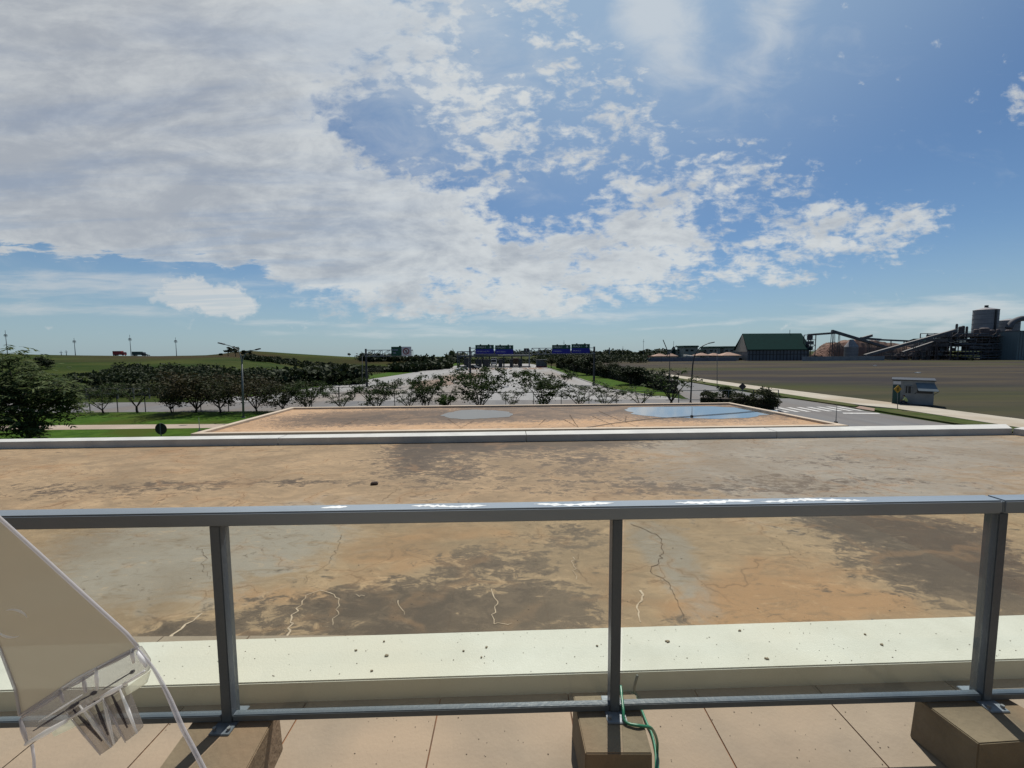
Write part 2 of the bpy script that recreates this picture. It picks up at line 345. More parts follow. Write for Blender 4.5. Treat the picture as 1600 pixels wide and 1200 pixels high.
# highway (world aligned with its ends at the toll gates)
hl = [Vector((-41, 52.3, 0)), G(620, 585), G(716, 571)]; hr = [Vector((22, 52.3, 0)), G(945, 606), G(852, 572)]
far_l, far_r = Vector((-22, 215, 0)), Vector((9, 215, 0))
sheet('highway', [hl[0], hr[0], hr[1], hr[2], far_r, far_l, hl[2], hl[1]], .012, m_asph2)
sheet('cross_street', [(-120, 43.6), (38.2, 43.6), (38.2, 52.5), (-120, 52.5)], .02, m_asph)
sheet('service_road', [(19.5, 8), (38.3, 8), G(1470, 661), G(1345, 641), G(1222, 623), G(1060, 594), (44, 170), (36, 170), G(1040, 602), (23, 54)], .016, m_asph)
sheet('left_verge_grass', [(-120, 20), (-8, 20), (-8, 43.4), (-120, 43.4)], .01, m_grass)
fp = [G(-400, 668.5), G(360, 662.5), G(360, 668.5), G(-400, 677.5)]
sheet('left_footpath', fp, .016, m_path)
# bright grass bank left of the highway, grass wedge right of it
sheet('bank_grass', [G(395, 620), G(618, 586.5), G(712, 571.5), (-27, 260, 0), (-31, 260, 0), G(700, 569), G(600, 583), G(500, 600), G(350, 619)], .03, m_grass)
sheet('median_grass', [G(952, 608), G(905, 592), G(852, 573.5), (11, 200), (15, 200), G(880, 575), G(985, 600), G(1040, 609), G(1055, 618), G(1018, 619)], .03, m_grass)
b = MB()
for a, c in (((952, 608), (905, 592)), ((905, 592), (852, 573.5)), ((952, 608), (1018, 619))):
    p, q = G(*a), G(*c); p.z = q.z = .07; b.beam(p, q, .25, .16)
struct(b.build('kerb', m_kerb))
sheet('field', [G(975, 577), G(1000, 580), G(1200, 608.5), G(1400, 633), G(1600, 659), (60, 12), (400, 12), (420, 262), (40, 290)], .01, m_field)
pw = [G(940, 572), G(1000, 579.5), G(1200, 606.5), G(1400, 631.5), G(1600, 657.5), (42.5, 8), (40.3, 8), G(1600, 671.5), G(1400, 640), G(1345, 634.5), G(1200, 613), G(1000, 582), G(940, 573.4)]
struct(MB().prism([(p[0], p[1], .0) for p in pw], (0, 0, .13)).build('pavement', m_pathR))
for pts in ([G(1060, 591.5), G(1200, 612.8), G(1330, 632.8), G(1342, 636), G(1335, 637.5), G(1222, 621), G(1060, 594.5)],
            [G(1368, 639), G(1400, 641), G(1600, 672.5), G(1600, 680), G(1475, 661), G(1400, 648.5), G(1366, 642.5)]):
    struct(MB().prism([(p[0], p[1], .0) for p in pts], (0, 0, .15)).build('roadside_grass', m_verge))
    bb = MB()
    n_ = len(pts)
struct(MB().prism([(p[0], p[1], 0) for p in [G(1343, 635.5), G(1368, 639.5), G(1366, 643.5), G(1336, 638.5)]], (0, 0, .09)).build('kerb_ramp', mat('ramp_paving', (.30, .20, .15), (.24, .17, .13), 4, .9)))
# zebra crossing, stop line
zb = MB(); a0 = P(1225, 637); z0 = P(1345, 640)
for k in range(10):
    x0 = 26.2 + k*1.15
    zb.poly([(x0, 40.6+.25*k*.4, .03), (x0+.5, 40.6+.25*k*.4, .03), (x0+.55, 43.8+.25*k*.4, .03), (x0+.05, 43.8+.25*k*.4, .03)])
struct(zb.build('zebra_crossing', m_white))
sheet('stop_line', [G(1316, 645.2), G(1372, 645.6), G(1376, 647.2), G(1318, 646.8)], .03, m_white)
# lane lines and soil washed over the lanes
lm = MB()
for i in range(3, 10):
    for s_ in range(4):
        xx = -19+ i*3.6 - 4; yy = 150+s_*7
        lm.poly([(xx, yy, .03), (xx+.35, yy, .03), (xx+.35, yy+4, .03), (xx, yy+4, .03)])
struct(lm.build('lane_marking', m_white))
for pts in ([(690, 588), (735, 583), (760, 586), (735, 592), (700, 596)], [(640, 597), (700, 592), (710, 600), (650, 612)], [(728, 576), (800, 575), (800, 576.5), (730, 578)], [(815, 575), (845, 574.5), (852, 577), (820, 577)]):
    sheet('soil_wash', [G(*p) for p in pts], .026, m_soil)
# ------------------------------------------------------------------ terrace and roofs
zf = H-1.77; zblk = H-1.57; zp = H-1.66; zd = H-1.80
m_tile = mat('terrace_concrete', (.31, .252, .185), (.245, .20, .148), 3.5, .85, c3=(.35, .27, .19), bump=.15, bscale=60, contrast=(.3, .7))
m_joint = mat('joint_rust', (.26, .11, .045), (.12, .07, .045), 6, .9)
m_par = mat('parapet_paint', (.63, .635, .56), (.54, .54, .465), 2.2, .75, c3=(.61, .585, .485), bump=.12, bscale=90, contrast=(.35, .7))
m_par2 = mat('parapet_weathered', (.60, .60, .56), (.47, .47, .45), 2.5, .8, c3=(.52, .51, .48), bump=.1)
m_blk = mat('plinth_mortar', (.25, .20, .135), (.18, .145, .10), 5, .9, c3=(.28, .19, .12), bump=.3, bscale=40)
def terrace():
    t = struct(bpy.data.objects.new('terrace_floor', None)); COL.objects.link(t); t.location = (0, 1, 0); t['_base'] = (0, 1, 0)
    jl = [(120, 1118, 0, 1182), (270, 1124, 170, 1230), (465, 1120, 420, 1200), (683, 1118, 665, 1200), (892, 1110, 905, 1200), (1100, 1105, 1150, 1200), (1300, 1100, 1388, 1200), (1520, 1100, 1660, 1200)]
    xs = []
    for a, b_, c, d in jl:
        p, q = P(a, b_, zf), P(c, d, zf); xs.append((p, q))
    Y0, Y1 = -3, 2.6
    def at(l, Y): p, q = l; k = (Y-p.y)/(q.y-p.y); return p.x+(q.x-p.x)*k
    ln = [(at(l, 2.0), at(l, 1.0)) for l in xs]
    # regularise: mean spacing, straight lines in depth
    x2 = [at(l, 1.8) for l in xs]
    x2 = [x2[0]-1.5, x2[0]-.75] + x2 + [x2[-1]+.7, x2[-1]+1.4]
    b = MB()
    g = .0035
    for i in range(len(x2)-1):
        for y0, y1 in ((-3, -1.2), (-1.2, .6), (.6, 2.45)):
            b.hexa([(x2[i]+g, y0+g, zf-.05), (x2[i+1]-g, y0+g, zf-.05), (x2[i+1]-g, y1-g, zf-.05), (x2[i]+g, y1-g, zf-.05)],
                   [(x2[i]+g, y0+g, zf), (x2[i+1]-g, y0+g, zf), (x2[i+1]-g, y1-g, zf), (x2[i]+g, y1-g, zf)])
    b.build('paving', m_tile, t)
    MB().hexa([(-5, -3, zf-.3), (5, -3, zf-.3), (5, 2.45, zf-.3), (-5, 2.45, zf-.3)], [(-5, -3, zf-.006), (5, -3, zf-.006), (5, 2.45, zf-.006), (-5, 2.45, zf-.006)]).build('floor_base', m_joint, t)
terrace()
def line2(a, b, z, x0, x1):
    p, q = P(*a, z), P(*b, z); s = (q.y-p.y)/(q.x-p.x)
    return Vector((x0, p.y+s*(x0-p.x), z)), Vector((x1, p.y+s*(x1-p.x), z))
# stain-painted deck material: attributes mark where the algae, bare cement and ochre patches are
def deckmat(name, base, base2, ochre, grey, dark, sc=1.0, rough=.8):
    m = bpy.data.materials.new(name); m.use_nodes = True; nt = m.node_tree; N, L = nt.nodes, nt.links; b = N['Principled BSDF']
    b.inputs['Specular IOR Level'].default_value = .25
    tc = N.new('ShaderNodeTexCoord')
    def noise(scale, st=(1, 1, 1), rot=0, detail=8, rough=.62, dist=.6, off=(0, 0, 0)):
        mp = N.new('ShaderNodeMapping'); L.new(tc.outputs['Object'], mp.inputs[0]); mp.inputs['Scale'].default_value = st; mp.inputs['Rotation'].default_value = (0, 0, R(rot)); mp.inputs['Location'].default_value = off
        n = N.new('ShaderNodeTexNoise'); n.inputs['Scale'].default_value = scale; n.inputs['Detail'].default_value = detail; n.inputs['Roughness'].default_value = rough; n.inputs['Distortion'].default_value = dist
        L.new(mp.outputs[0], n.inputs['Vector']); return n.outputs[0]
    def M_(op, a, c):
        n = N.new('ShaderNodeMath'); n.operation = op
        for i, v in enumerate((a, c)):
            if isinstance(v, (int, float)): n.inputs[i].default_value = v
            else: L.new(v, n.inputs[i])
        return n.outputs[0]
    def sm(v, a, c, lo=0, hi=1):
        n = N.new('ShaderNodeMapRange'); n.interpolation_type = 'SMOOTHSTEP'; L.new(v, n.inputs['Value']); n.inputs['From Min'].default_value = a; n.inputs['From Max'].default_value = c
        n.inputs['To Min'].default_value = lo; n.inputs['To Max'].default_value = hi; return n.outputs[0]
    def mix(f, a, c):
        n = N.new('ShaderNodeMix'); n.data_type = 'RGBA'; L.new(f, n.inputs['Factor'])
        for s, v in ((n.inputs[6], a), (n.inputs[7], c)):
            if isinstance(v, tuple): s.default_value = (*v, 1)
            else: L.new(v, s)
        return n.outputs[2]
    def at(nm): n = N.new('ShaderNodeAttribute'); n.attribute_name = nm; return n.outputs['Fac']
    nb = noise(1.1*sc, (.8, 1.3, 1), 12, 7); ns = noise(2.3*sc, (.75, 1.25, 1), 14, 10, .68, 1.4); nf = noise(9*sc, (.8, 1.3, 1), 10, 9, .74, .8, (4, 2, 0)); nm = noise(4.5*sc, (.6, 1.6, 1), 20, 9, .7, 1.6, (7, 1, 0)); ng = noise(160*sc, detail=2, dist=0)
    c = mix(sm(ns, .38, .62), base, base2)
    c = mix(M_('MULTIPLY', sm(M_('ADD', at('ochre'), M_('MULTIPLY', M_('SUBTRACT', nb, .5), 1.5)), .25, .75), .85), c, ochre)
    c = mix(M_('MULTIPLY', sm(M_('ADD', at('grey'), M_('MULTIPLY', M_('SUBTRACT', ns, .5), 1.6)), .28, .8), .8), c, grey)
    c = mix(sm(nm, .50, .66, 0, .55), c, tuple(v*.62 for v in base)); c = mix(sm(nf, .46, .30, 0, .4), c, tuple(min(1, v*1.45) for v in base2)); c = mix(sm(nf, .55, .72, 0, .6), c, tuple(v*.5 for v in base))
    dk = M_('ADD', at('stain'), M_('ADD', M_('MULTIPLY', M_('SUBTRACT', ns, .5), 2.2), M_('MULTIPLY', M_('SUBTRACT', nf, .5), 2.6)))
    c = mix(M_('MULTIPLY', sm(dk, .34, .70), .84), c, dark)
    c = mix(M_('MULTIPLY', sm(dk, .75, 1.1), .6), c, tuple(v*.55 for v in dark))
    wv = N.new('ShaderNodeVectorMath'); wv.operation = 'MULTIPLY_ADD'; wn = N.new('ShaderNodeTexNoise'); wn.inputs['Scale'].default_value = 2.2; wn.inputs['Detail'].default_value = 7; L.new(tc.outputs['Object'], wn.inputs['Vector'])
    L.new(wn.outputs['Color'], wv.inputs[0]); wv.inputs[1].default_value = (.9, .9, 0); L.new(tc.outputs['Object'], wv.inputs[2])
    vo = N.new('ShaderNodeTexVoronoi'); vo.feature = 'DISTANCE_TO_EDGE'; vo.inputs['Scale'].default_value = 1.15*sc; L.new(wv.outputs[0], vo.inputs['Vector'])
    ck = M_('MULTIPLY', sm(vo.outputs['Distance'], .012, .003), sm(nb, .46, .60))
    c = mix(M_('MULTIPLY', ck, .55), c, tuple(v*.5 for v in dark)); c = mix(M_('MULTIPLY', sm(vo.outputs['Distance'], .09, .0), M_('MULTIPLY', sm(nb, .46, .6), .3)), c, ochre)
    vg = noise(.55*sc, (.8, 1.2, 1), 5, 6, .6, 1.0, (3, 9, 0)); c = mix(sm(vg, .40, .66, 0, .45), c, tuple(v*.60 for v in base))
    c = mix(sm(ng, .58, .75, 0, .35), c, tuple(v*.5 for v in base))
    L.new(c, b.inputs['Base Color'])
    L.new(sm(dk, .3, .7, rough, rough-.1), b.inputs['Roughness'])
    bp = N.new('ShaderNodeBump'); bp.inputs['Strength'].default_value = .35; bp.inputs['Distance'].default_value = .01; L.new(nf, bp.inputs['Height']); L.new(bp.outputs[0], b.inputs['Normal'])
    return m
def deck_grid(name, c00, c10, c11, c01, nx, ny, m, parent, lists, thick=.2):
    c = [np.array(v) for v in (c00, c10, c11, c01)]; u, v = np.meshgrid(np.linspace(0, 1, nx), np.linspace(0, 1, ny)); u = u[..., None]; v = v[..., None]
    p = (c[0]*(1-u)+c[1]*u)*(1-v) + (c[3]*(1-u)+c[2]*u)*v; p = p.reshape(-1, 3)
    i = np.arange(nx*ny).reshape(ny, nx); f = np.stack([i[:-1, :-1], i[:-1, 1:], i[1:, 1:], i[1:, :-1]], -1).reshape(-1, 4)
    me = bpy.data.meshes.new(name); me.from_pydata(p.tolist(), [], f.tolist()); me.materials.append(m)
    z = float(c[0][2])
    for an, lst in lists.items():
        val = np.zeros(len(p))
        for px, py, rx, ry, wt in lst:
            c0 = P(px, py, z); cx = (P(px+rx, py, z)-c0).length; ya = P(px, py-ry, z); yb = P(px, py+ry, z); cy = max((ya-yb).length/2, .03)
            q = ((p[:, 0]-c0.x)/cx)**2 + ((p[:, 1]-(ya.y+yb.y)/2)/cy)**2
            val += 1.12*wt*np.exp(-q*.9)
        at = me.attributes.new(an, 'FLOAT', 'POINT'); at.data.foreach_set('value', np.clip(val, 0, 1.2))
    o = bpy.data.objects.new(name, me); COL.objects.link(o); o.parent = parent; o.location = -Vector(parent['_base'])
    return o
m_deck = deckmat('roof_deck_upper', (.24, .172, .103), (.32, .225, .13), (.30, .170, .080), (.225, .215, .185), (.056, .040, .028))
m_deck2 = deckmat('roof_deck_lower', (.38, .24, .135), (.46, .30, .175), (.40, .235, .115), (.33, .25, .175), (.072, .050, .036), 1.3)
m_crk = mat('crack_dark', (.07, .045, .03), (.12, .075, .045), 8, .95)
m_efl = mat('lime_bloom', (.55, .45, .33), (.42, .32, .22), 9, .9)
m_wall = mat('render_wall', (.55, .53, .47), (.48, .46, .41), 1, .85)
def crackstrip(pts, z, w, seed):
    rg = random.Random(seed); b = MB(); q = []
    pp = [P(x, y, z) for x, y in pts]
    for i in range(len(pp)-1):
        n = max(2, int((pp[i+1]-pp[i]).length/.035))
        for k in range(n):
            t = k/n; c = pp[i].lerp(pp[i+1], t); j = .019 if k else 0
            q.append(c+Vector((rg.uniform(-j, j), rg.uniform(-j, j), 0)))
    q.append(pp[-1])
    for i in range(len(q)-1):
        d = (q[i+1]-q[i]); s = Vector((-d.y, d.x, 0)).normalized()
        w0 = w*(.35+.65*abs(math.sin(i*1.3+seed)))*(1-.6*(i/len(q))); w1 = w*(.35+.65*abs(math.sin((i+1)*1.3+seed)))*(1-.6*((i+1)/len(q)))
        b.poly([q[i]-s*w0/2, q[i+1]-s*w1/2, q[i+1]+s*w1/2, q[i]+s*w0/2])
    return b
ROOF = thing('flat_roof', 'large stained concrete flat roof just beyond the railing, ringed by pale parapets', 'roof', (0, 5, 0))
# near parapet
na, nb_ = line2((370, 1068), (1600, 1030), zp, -6, 9); fa, fb = line2((370, 998), (1600, 960), zp, -6, 9)
e = .0
MB().hexa([(na.x, na.y, zf-.25), (nb_.x, nb_.y, zf-.25), (fb.x, fb.y, zf-.25), (fa.x, fa.y, zf-.25)], [na, nb_, fb, fa]).build('near_parapet', m_par, ROOF, bevel=.006)
# far parapet
nL, nR = line2((0, 690.5), (1575, 669.0), H-1.665, -13, 9.9); bL, bR = line2((0, 686), (1575, 663.0), H-1.665, -13, 9.9)
CR = P(1578, 666, H-1.665); nR = P(1582, 669.3, H-1.665); bR = P(1572, 662.6, H-1.665)
fpb = MB()
segs = [-13, -4.62, .28, 5.45, None]
dirn = (nR-nL)/(nR.x-nL.x); dirb = (bR-bL)/(bR.x-bL.x)
def pt(o, d, x): return o + d*(x-o.x)
for i in range(4):
    x0 = segs[i]+.006; x1 = segs[i+1]-.006 if segs[i+1] is not None else nR.x
    a, b2 = pt(nL, dirn, x0), pt(nL, dirn, x1); c2, d2 = pt(bL, dirb, x1 if i < 3 else bR.x), pt(bL, dirb, x0)
    lo = [Vector((v.x, v.y, zd-.3)) for v in (a, b2, c2, d2)]
    fpb.hexa(lo, [a, b2, c2, d2])
fpb.build('far_parapet', m_par2, ROOF, bevel=.004)
# side parapet leading back to the right
s0, s1 = P(1582, 669.3, H-1.665), P(1650, 677, H-1.665)
sd = (s1-s0).normalized(); o1 = Vector((sd.y, -sd.x, 0))*-.42
s0 = s0+sd*.012; e1 = s0+sd*8; e0b = s0+o1
MB().hexa([(v.x, v.y, zd-.3) for v in (s0, e1, e1+o1, e0b)], [s0, e1, e1+o1, e0b]).build('side_parapet', m_par2, ROOF, bevel=.004)
stain = [(1200, 755, 330, 9, .22), (830, 740, 120, 22, .28), (560, 955, 190, 42, .75), (720, 965, 110, 34, .8), (735, 885, 80, 45, .55), (640, 712, 50, 26, .6), (750, 700, 120, 16, .75), (700, 745, 50, 30, .45), (860, 885, 60, 50, .4), (905, 832, 60, 25, .45),
         (870, 955, 80, 32, .75), (1490, 865, 130, 50, .8), (1380, 825, 120, 22, .75), (1560, 930, 80, 50, .7), (1410, 905, 80, 28, .35), (280, 985, 80, 18, .7), (150, 764, 180, 9, .5), (420, 754, 150, 5, .55),
         (880, 692, 170, 7, .8), (1100, 766, 200, 9, .45), (1250, 748, 150, 9, .3), (930, 722, 80, 30, .4), (710, 972, 50, 20, .35), (640, 730, 30, 20, .3), (1300, 720, 200, 12, .25), (560, 990, 250, 10, .5)]
grey = [(1350, 690, 300, 18, .55), (1300, 760, 300, 25, .5), (1150, 740, 200, 20, .35), (1250, 830, 120, 25, .3), (330, 885, 170, 60, .75), (1065, 900, 45, 75, .75), (1040, 845, 50, 25, .5), (300, 835, 250, 25, .5), (1150, 700, 220, 22, .55), (1450, 705, 220, 30, .55), (100, 900, 150, 60, .5), (560, 790, 200, 20, .4), (350, 700, 150, 12, .3), (1330, 780, 250, 20, .3)]
ochre = [(1190, 945, 150, 28, .7), (1250, 890, 150, 40, .45), (1095, 962, 50, 16, .8), (620, 855, 110, 32, .55), (450, 935, 120, 20, .55), (200, 718, 260, 22, .35), (230, 845, 60, 12, .5), (1330, 940, 120, 25, .5), (760, 830, 90, 25, .4), (900, 900, 90, 40, .35)]
dc = [Vector((-13, fa.y-.05, zd)), Vector((15, fb.y+.05, zd)), Vector((15, 9.2, zd)), Vector((-13, 9.2, zd))]
dc[2].y = nR.y+.3; dc[3].y = nL.y+.12
deck_grid('deck', dc[0], dc[1], dc[2], dc[3], 300, 90, m_deck, ROOF, {'stain': stain, 'grey': grey, 'ochre': ochre})
MB().box((1, 5.4, zd/2-.05), (26, 5.6, zd-.2)).build('building_body', m_wall, ROOF)
for k, (w_, pts) in enumerate([(.016, [(985, 818), (1010, 828), (1031, 840), (1036, 860), (1030, 880), (1018, 885), (1020, 897), (1045, 910), (1055, 935), (1068, 968)]),
        (.008, [(533, 835), (528, 855), (515, 880), (478, 900), (476, 912)]), (.008, [(310, 855), (322, 870), (318, 885), (325, 900), (327, 905)]), (.006, [(905, 865), (898, 885), (910, 900), (925, 915)]),
        (.006, [(1220, 846), (1240, 870), (1262, 888)]), (.007, [(1300, 822), (1360, 835), (1400, 850)]), (.006, [(1310, 890), (1345, 892), (1400, 892)]), (.006, [(1380, 850), (1398, 870), (1420, 885), (1470, 900)]),
        (.010, [(598, 782), (606, 775), (618, 768), (623, 760)]), (.008, [(920, 748), (940, 752), (965, 770)])]):
    crackstrip(pts, zd+.003, w_*.62, k).build('crack', m_crk, ROOF)
for k, (w_, pts) in enumerate([(.022, [(448, 994), (456, 965), (478, 930), (500, 922)]), (.012, [(500, 922), (515, 926), (530, 935), (528, 955), (520, 977)]), (.035, [(262, 1002), (290, 975), (316, 958)]),
        (.028, [(1000, 922), (1003, 938), (995, 950), (1001, 972)]), (.014, [(768, 920), (778, 940), (768, 960), (772, 975), (800, 973)]), (.01, [(556, 928), (562, 932), (570, 931)]), (.010, [(622, 938), (632, 960)]), (.012, [(895, 870), (897, 885), (900, 905)])]):
    crackstrip(pts, zd+.004, w_*.72, k+20).build('lime_bloom', m_efl, ROOF)
# lower roof beyond
z2 = H-2.3
LR = thing('lower_roof', 'lower ochre concrete roof with rainwater pools, past the far parapet', 'roof', (0, 14, 0))
q = [P(302, 681, z2), P(1322, 668, z2), P(1140, 631.5, z2), P(456, 639, z2)]
yn = (q[0].y+q[1].y)/2
deck_grid('deck', q[0], q[1], q[2], q[3], 180, 70, m_deck2, LR, {
    'stain': [(570, 648, 110, 7, .85), (760, 648, 120, 10, 1.1), (840, 645, 70, 9, .9), (1100, 644, 165, 12, 1.1), (640, 652, 80, 7, .7), (930, 640, 60, 6, .7), (520, 662, 120, 5, .5), (1020, 655, 60, 5, .25), (480, 655, 90, 5, .45), (820, 636, 300, 2.2, .5), (860, 668, 200, 3, .3), (690, 657, 60, 5, .35), (450, 668, 80, 4, .25)],
    'grey': [(500, 640, 40, 4, .3)], 'ochre': [(850, 660, 300, 10, .4), (1250, 655, 60, 8, .5)]})
def inset(pts, d):
    c = sum(pts, Vector())/len(pts); out = []
    n = len(pts)
    for i in range(n):
        a, b_, c_ = pts[i-1], pts[i], pts[(i+1) % n]
        e1_ = (b_-a).normalized(); e2_ = (c_-b_).normalized(); n1 = Vector((-e1_.y, e1_.x, 0)); n2 = Vector((-e2_.y, e2_.x, 0))
        k = d/(1+n1.dot(n2)); out.append(b_+(n1+n2)*k)
    return out
qo = [v.copy() for v in q]; qi = inset(qo, .16); qx = inset(qo, -.04)
up = Vector((0, 0, .07)); rim = MB()
for i in range(4):
    j = (i+1) % 4
    rim.hexa([qx[i]-Vector((0, 0, .35)), qx[j]-Vector((0, 0, .35)), qi[j]-Vector((0, 0, .35)), qi[i]-Vector((0, 0, .35))], [qx[i]+up, qx[j]+up, qi[j]+up, qi[i]+up])
rim.build('rim', mat('rim_concrete', (.55, .45, .34), (.48, .40, .31), 3, .85), LR)
MB().hexa([(v.x, v.y, 0) for v in q], [(v.x, v.y, z2-.06) for v in q]).build('building_body', m_wall, LR)
for k, (w_, pts) in enumerate([(.03, [(852, 655), (842, 664)]), (.03, [(880, 655), (900, 666)]), (.03, [(890, 648), (905, 670)]), (.035, [(935, 642), (965, 655), (1000, 668)]), (.03, [(925, 650), (960, 665)]), (.03, [(700, 655), (720, 668)]), (.03, [(640, 652), (600, 664)]), (.03, [(978, 650), (978, 658)]), (.025, [(560, 655), (530, 668)]), (.025, [(740, 657), (715, 672)])]):
    crackstrip(pts, z2+.005, w_*1.1, k+50).build('crack', m_crk, LR)
def water_mat(name, col, rough, spec_, refl):
    m = bpy.data.materials.new(name); m.use_nodes = True; N, L = m.node_tree.nodes, m.node_tree.links; b = N['Principled BSDF']
    b.inputs['Base Color'].default_value = (*col, 1); b.inputs['Roughness'].default_value = rough; b.inputs['IOR'].default_value = 1.33; b.inputs['Specular IOR Level'].default_value = spec_
    n = N.new('ShaderNodeTexNoise'); n.inputs['Scale'].default_value = 1.2; n.inputs['Detail'].default_value = 3; tc = N.new('ShaderNodeTexCoord'); L.new(tc.outputs['Object'], n.inputs['Vector'])
    bp = N.new('ShaderNodeBump'); bp.inputs['Strength'].default_value = .012; bp.inputs['Distance'].default_value = .05; L.new(n.outputs[0], bp.inputs['Height']); L.new(bp.outputs[0], b.inputs['Normal'])
    g = N.new('ShaderNodeBsdfGlossy'); g.inputs['Roughness'].default_value = rough; L.new(bp.outputs[0], g.inputs['Normal'])
    mx = N.new('ShaderNodeMixShader'); mx.inputs[0].default_value = refl; L.new(b.outputs[0], mx.inputs[1]); L.new(g.outputs[0], mx.inputs[2]); L.new(mx.outputs[0], N['Material Output'].inputs[0])
    return m
def pool(px0, px1, py0, py1, mat_, seed, lab):
    c = P((px0+px1)/2, (py0+py1)/2, z2); a = P(px0, (py0+py1)/2+1, z2); b_ = P(px1, (py0+py1)/2+1, z2); n_ = P((px0+px1)/2, py1, z2); f_ = P((px0+px1)/2, py0, z2)
    cx, cy = (a+b_)/2, (n_.y+f_.y)/2; rx, ry = (b_.x-a.x)/2, (f_.y-n_.y)/2
    pts = []
    for k in range(90):
        t = 2*math.pi*k/90; r_ = 1+.05*math.sin(3*t+seed)+.04*math.sin(5*t+2*seed)+.025*math.sin(11*t+seed)+.015*math.sin(19*t)
        pts.append((cx.x+rx*r_*math.cos(t), cy+ry*r_*math.sin(t), z2+.006))
    o = MB().poly(pts).build('puddle', mat_); o['label'] = lab; return struct(o)
pool(978, 1216, 634.5, 654, water_mat('pool_water', (.16, .15, .13), .06, 1.0, .72), 1.0, 'wide blue sky-reflecting pool on the lower roof')
pool(690, 800, 640.5, 655, water_mat('pool_silt', (.11, .105, .095), .30, .5, .07), 2.2, 'small grey pool on the lower roof')
# rods and cable on the lower roof
m_steel = mat('galvanised', (.30, .31, .32), (.22, .23, .24), 6, .5, metal=.4)
m_dark = mat('dark_steel', (.035, .037, .04), (.05, .05, .055), 5, .5, metal=.2)
def rod(px, py, top, lab):
    p = P(px, py, z2); h = (p - EYE).length*(py-top)/F*1.0
    t = thing('lightning_rod', lab, 'rod', p); MB().tube([p, p+Vector((0, 0, h))], [.014, .007], 6).build('mast', m_steel, t); MB().cyl(p, .05, .05, 10).build('base', m_dark, t)
rod(1306, 661, 638, 'thin lightning rod at the right corner of the lower roof, near the zebra crossing')
rod(312, 675, 657, 'thin lightning rod at the left corner of the lower roof')
rod(1081, 651, 637, 'short rod standing in the blue pool')
cb = [P(x, y, z2+.02) for x, y in [(1195, 641), (1150, 645), (1081, 650), (1010, 655), (960, 661), (910, 669)]]
tag(MB().tube(cb, .010, 5).build('cable', m_dark), 'dark cable running across the blue pool to the roof edge', 'cable')
# ------------------------------------------------------------------ railing
m_brail = None
m_rail = mat('rail_paint', (.235, .28, .325), (.28, .325, .37), 3, .32, metal=.0, c3=(.15, .175, .20), bump=.06, bscale=60, spec=.5, stretch=(.4, 1, 1))
m_post = mat('post_paint', (.062, .085, .112), (.095, .12, .15), 4, .38, metal=.0, c3=(.10, .12, .14), bump=.1, bscale=50, spec=.35)
zr = H-.70
ra, rb = P(0, 829, zr), P(1540, 803.5, zr); rdir = (rb-ra); rdir.z = 0; rs = rdir.y/rdir.x
def rp(x, dy=0, z=0): return Vector((x, ra.y+rs*(x-ra.x)+dy, z))
RAIL = thing('railing', 'grey steel balustrade with clear glass infill across the terrace edge', 'railing', rp(0, 0, zf))
xj = P(1568, 803, zr).x
MB().hexa([rp(-3.2, 0, zr), rp(xj-.003, 0, zr), rp(xj-.003, .075, zr), rp(-3.2, .075, zr)], [rp(-3.2, 0, zr+.058), rp(xj-.003, 0, zr+.058), rp(xj-.003, .075, zr+.058), rp(-3.2, .075, zr+.058)]).build('top_rail', m_rail, RAIL, bevel=.006)
MB().hexa([rp(xj+.003, 0, zr), rp(3.6, 0, zr), rp(3.6, .075, zr), rp(xj+.003, .075, zr)], [rp(xj+.003, 0, zr+.058), rp(3.6, 0, zr+.058), rp(3.6, .075, zr+.058), rp(xj+.003, .075, zr+.058)]).build('top_rail', m_rail, RAIL, bevel=.006)
px_posts = [(329, 825), (967, 814), (1574, 803)]
xpost = [P(a, b_, zr).x for a, b_ in px_posts]
zb0 = zblk+.008
pw_, pd_ = .042, .058
allx = [xpost[0]-(xpost[1]-xpost[0])] + xpost + [xpost[2]+1.5]
for i, x in enumerate(allx):
    y0 = .010
    pb = MB().hexa([rp(x-pw_/2, y0, zblk+.008), rp(x+pw_/2, y0, zblk+.008), rp(x+pw_/2, y0+pd_, zblk+.008), rp(x-pw_/2, y0+pd_, zblk+.008)],
                   [rp(x-pw_/2, y0, zr-.001), rp(x+pw_/2, y0, zr-.001), rp(x+pw_/2, y0+pd_, zr-.001), rp(x-pw_/2, y0+pd_, zr-.001)])
    po = pb.build('post', m_post, RAIL, bevel=.003)
    c = rp(x, y0+pd_/2, zblk+.003)
    pl = MB().box(c+Vector((.0, -.01, 0)), (.085, .14, .008)).build('base_plate', m_rail, None, bevel=.002)
    pl.parent = po; pl.location = (0, 0, 0)
    for sx in (-.03, .03):
        bo = MB().cyl(c+Vector((sx, -.06, .004)), .007, .012, 8).build('bolt', m_steel); bo.parent = po; bo.location = (0, 0, 0)
m_pane = clearmat('pane_glass', (.95, .965, .945), .9, .01, .012, (.75, .78, .70))
for i in range(4):
    x0, x1 = allx[i]+pw_/2, allx[i+1]-pw_/2
    MB().hexa([rp(x0, .014, zb0), rp(x1, .014, zb0), rp(x1, .044, zb0), rp(x0, .044, zb0)], [rp(x0, .014, zb0+.030), rp(x1, .014, zb0+.030), rp(x1, .044, zb0+.030), rp(x0, .044, zb0+.030)]).build('bottom_rail', m_post, RAIL, bevel=.003)
    g0, g1 = x0+.012, x1-.012
    MB().hexa([rp(g0, .026, zb0+.033), rp(g1, .026, zb0+.033), rp(g1, .032, zb0+.033), rp(g0, .032, zb0+.033)], [rp(g0, .026, zr-.002), rp(g1, .026, zr-.002), rp(g1, .032, zr-.002), rp(g0, .032, zr-.002)]).build('glass_panel', m_pane, RAIL)
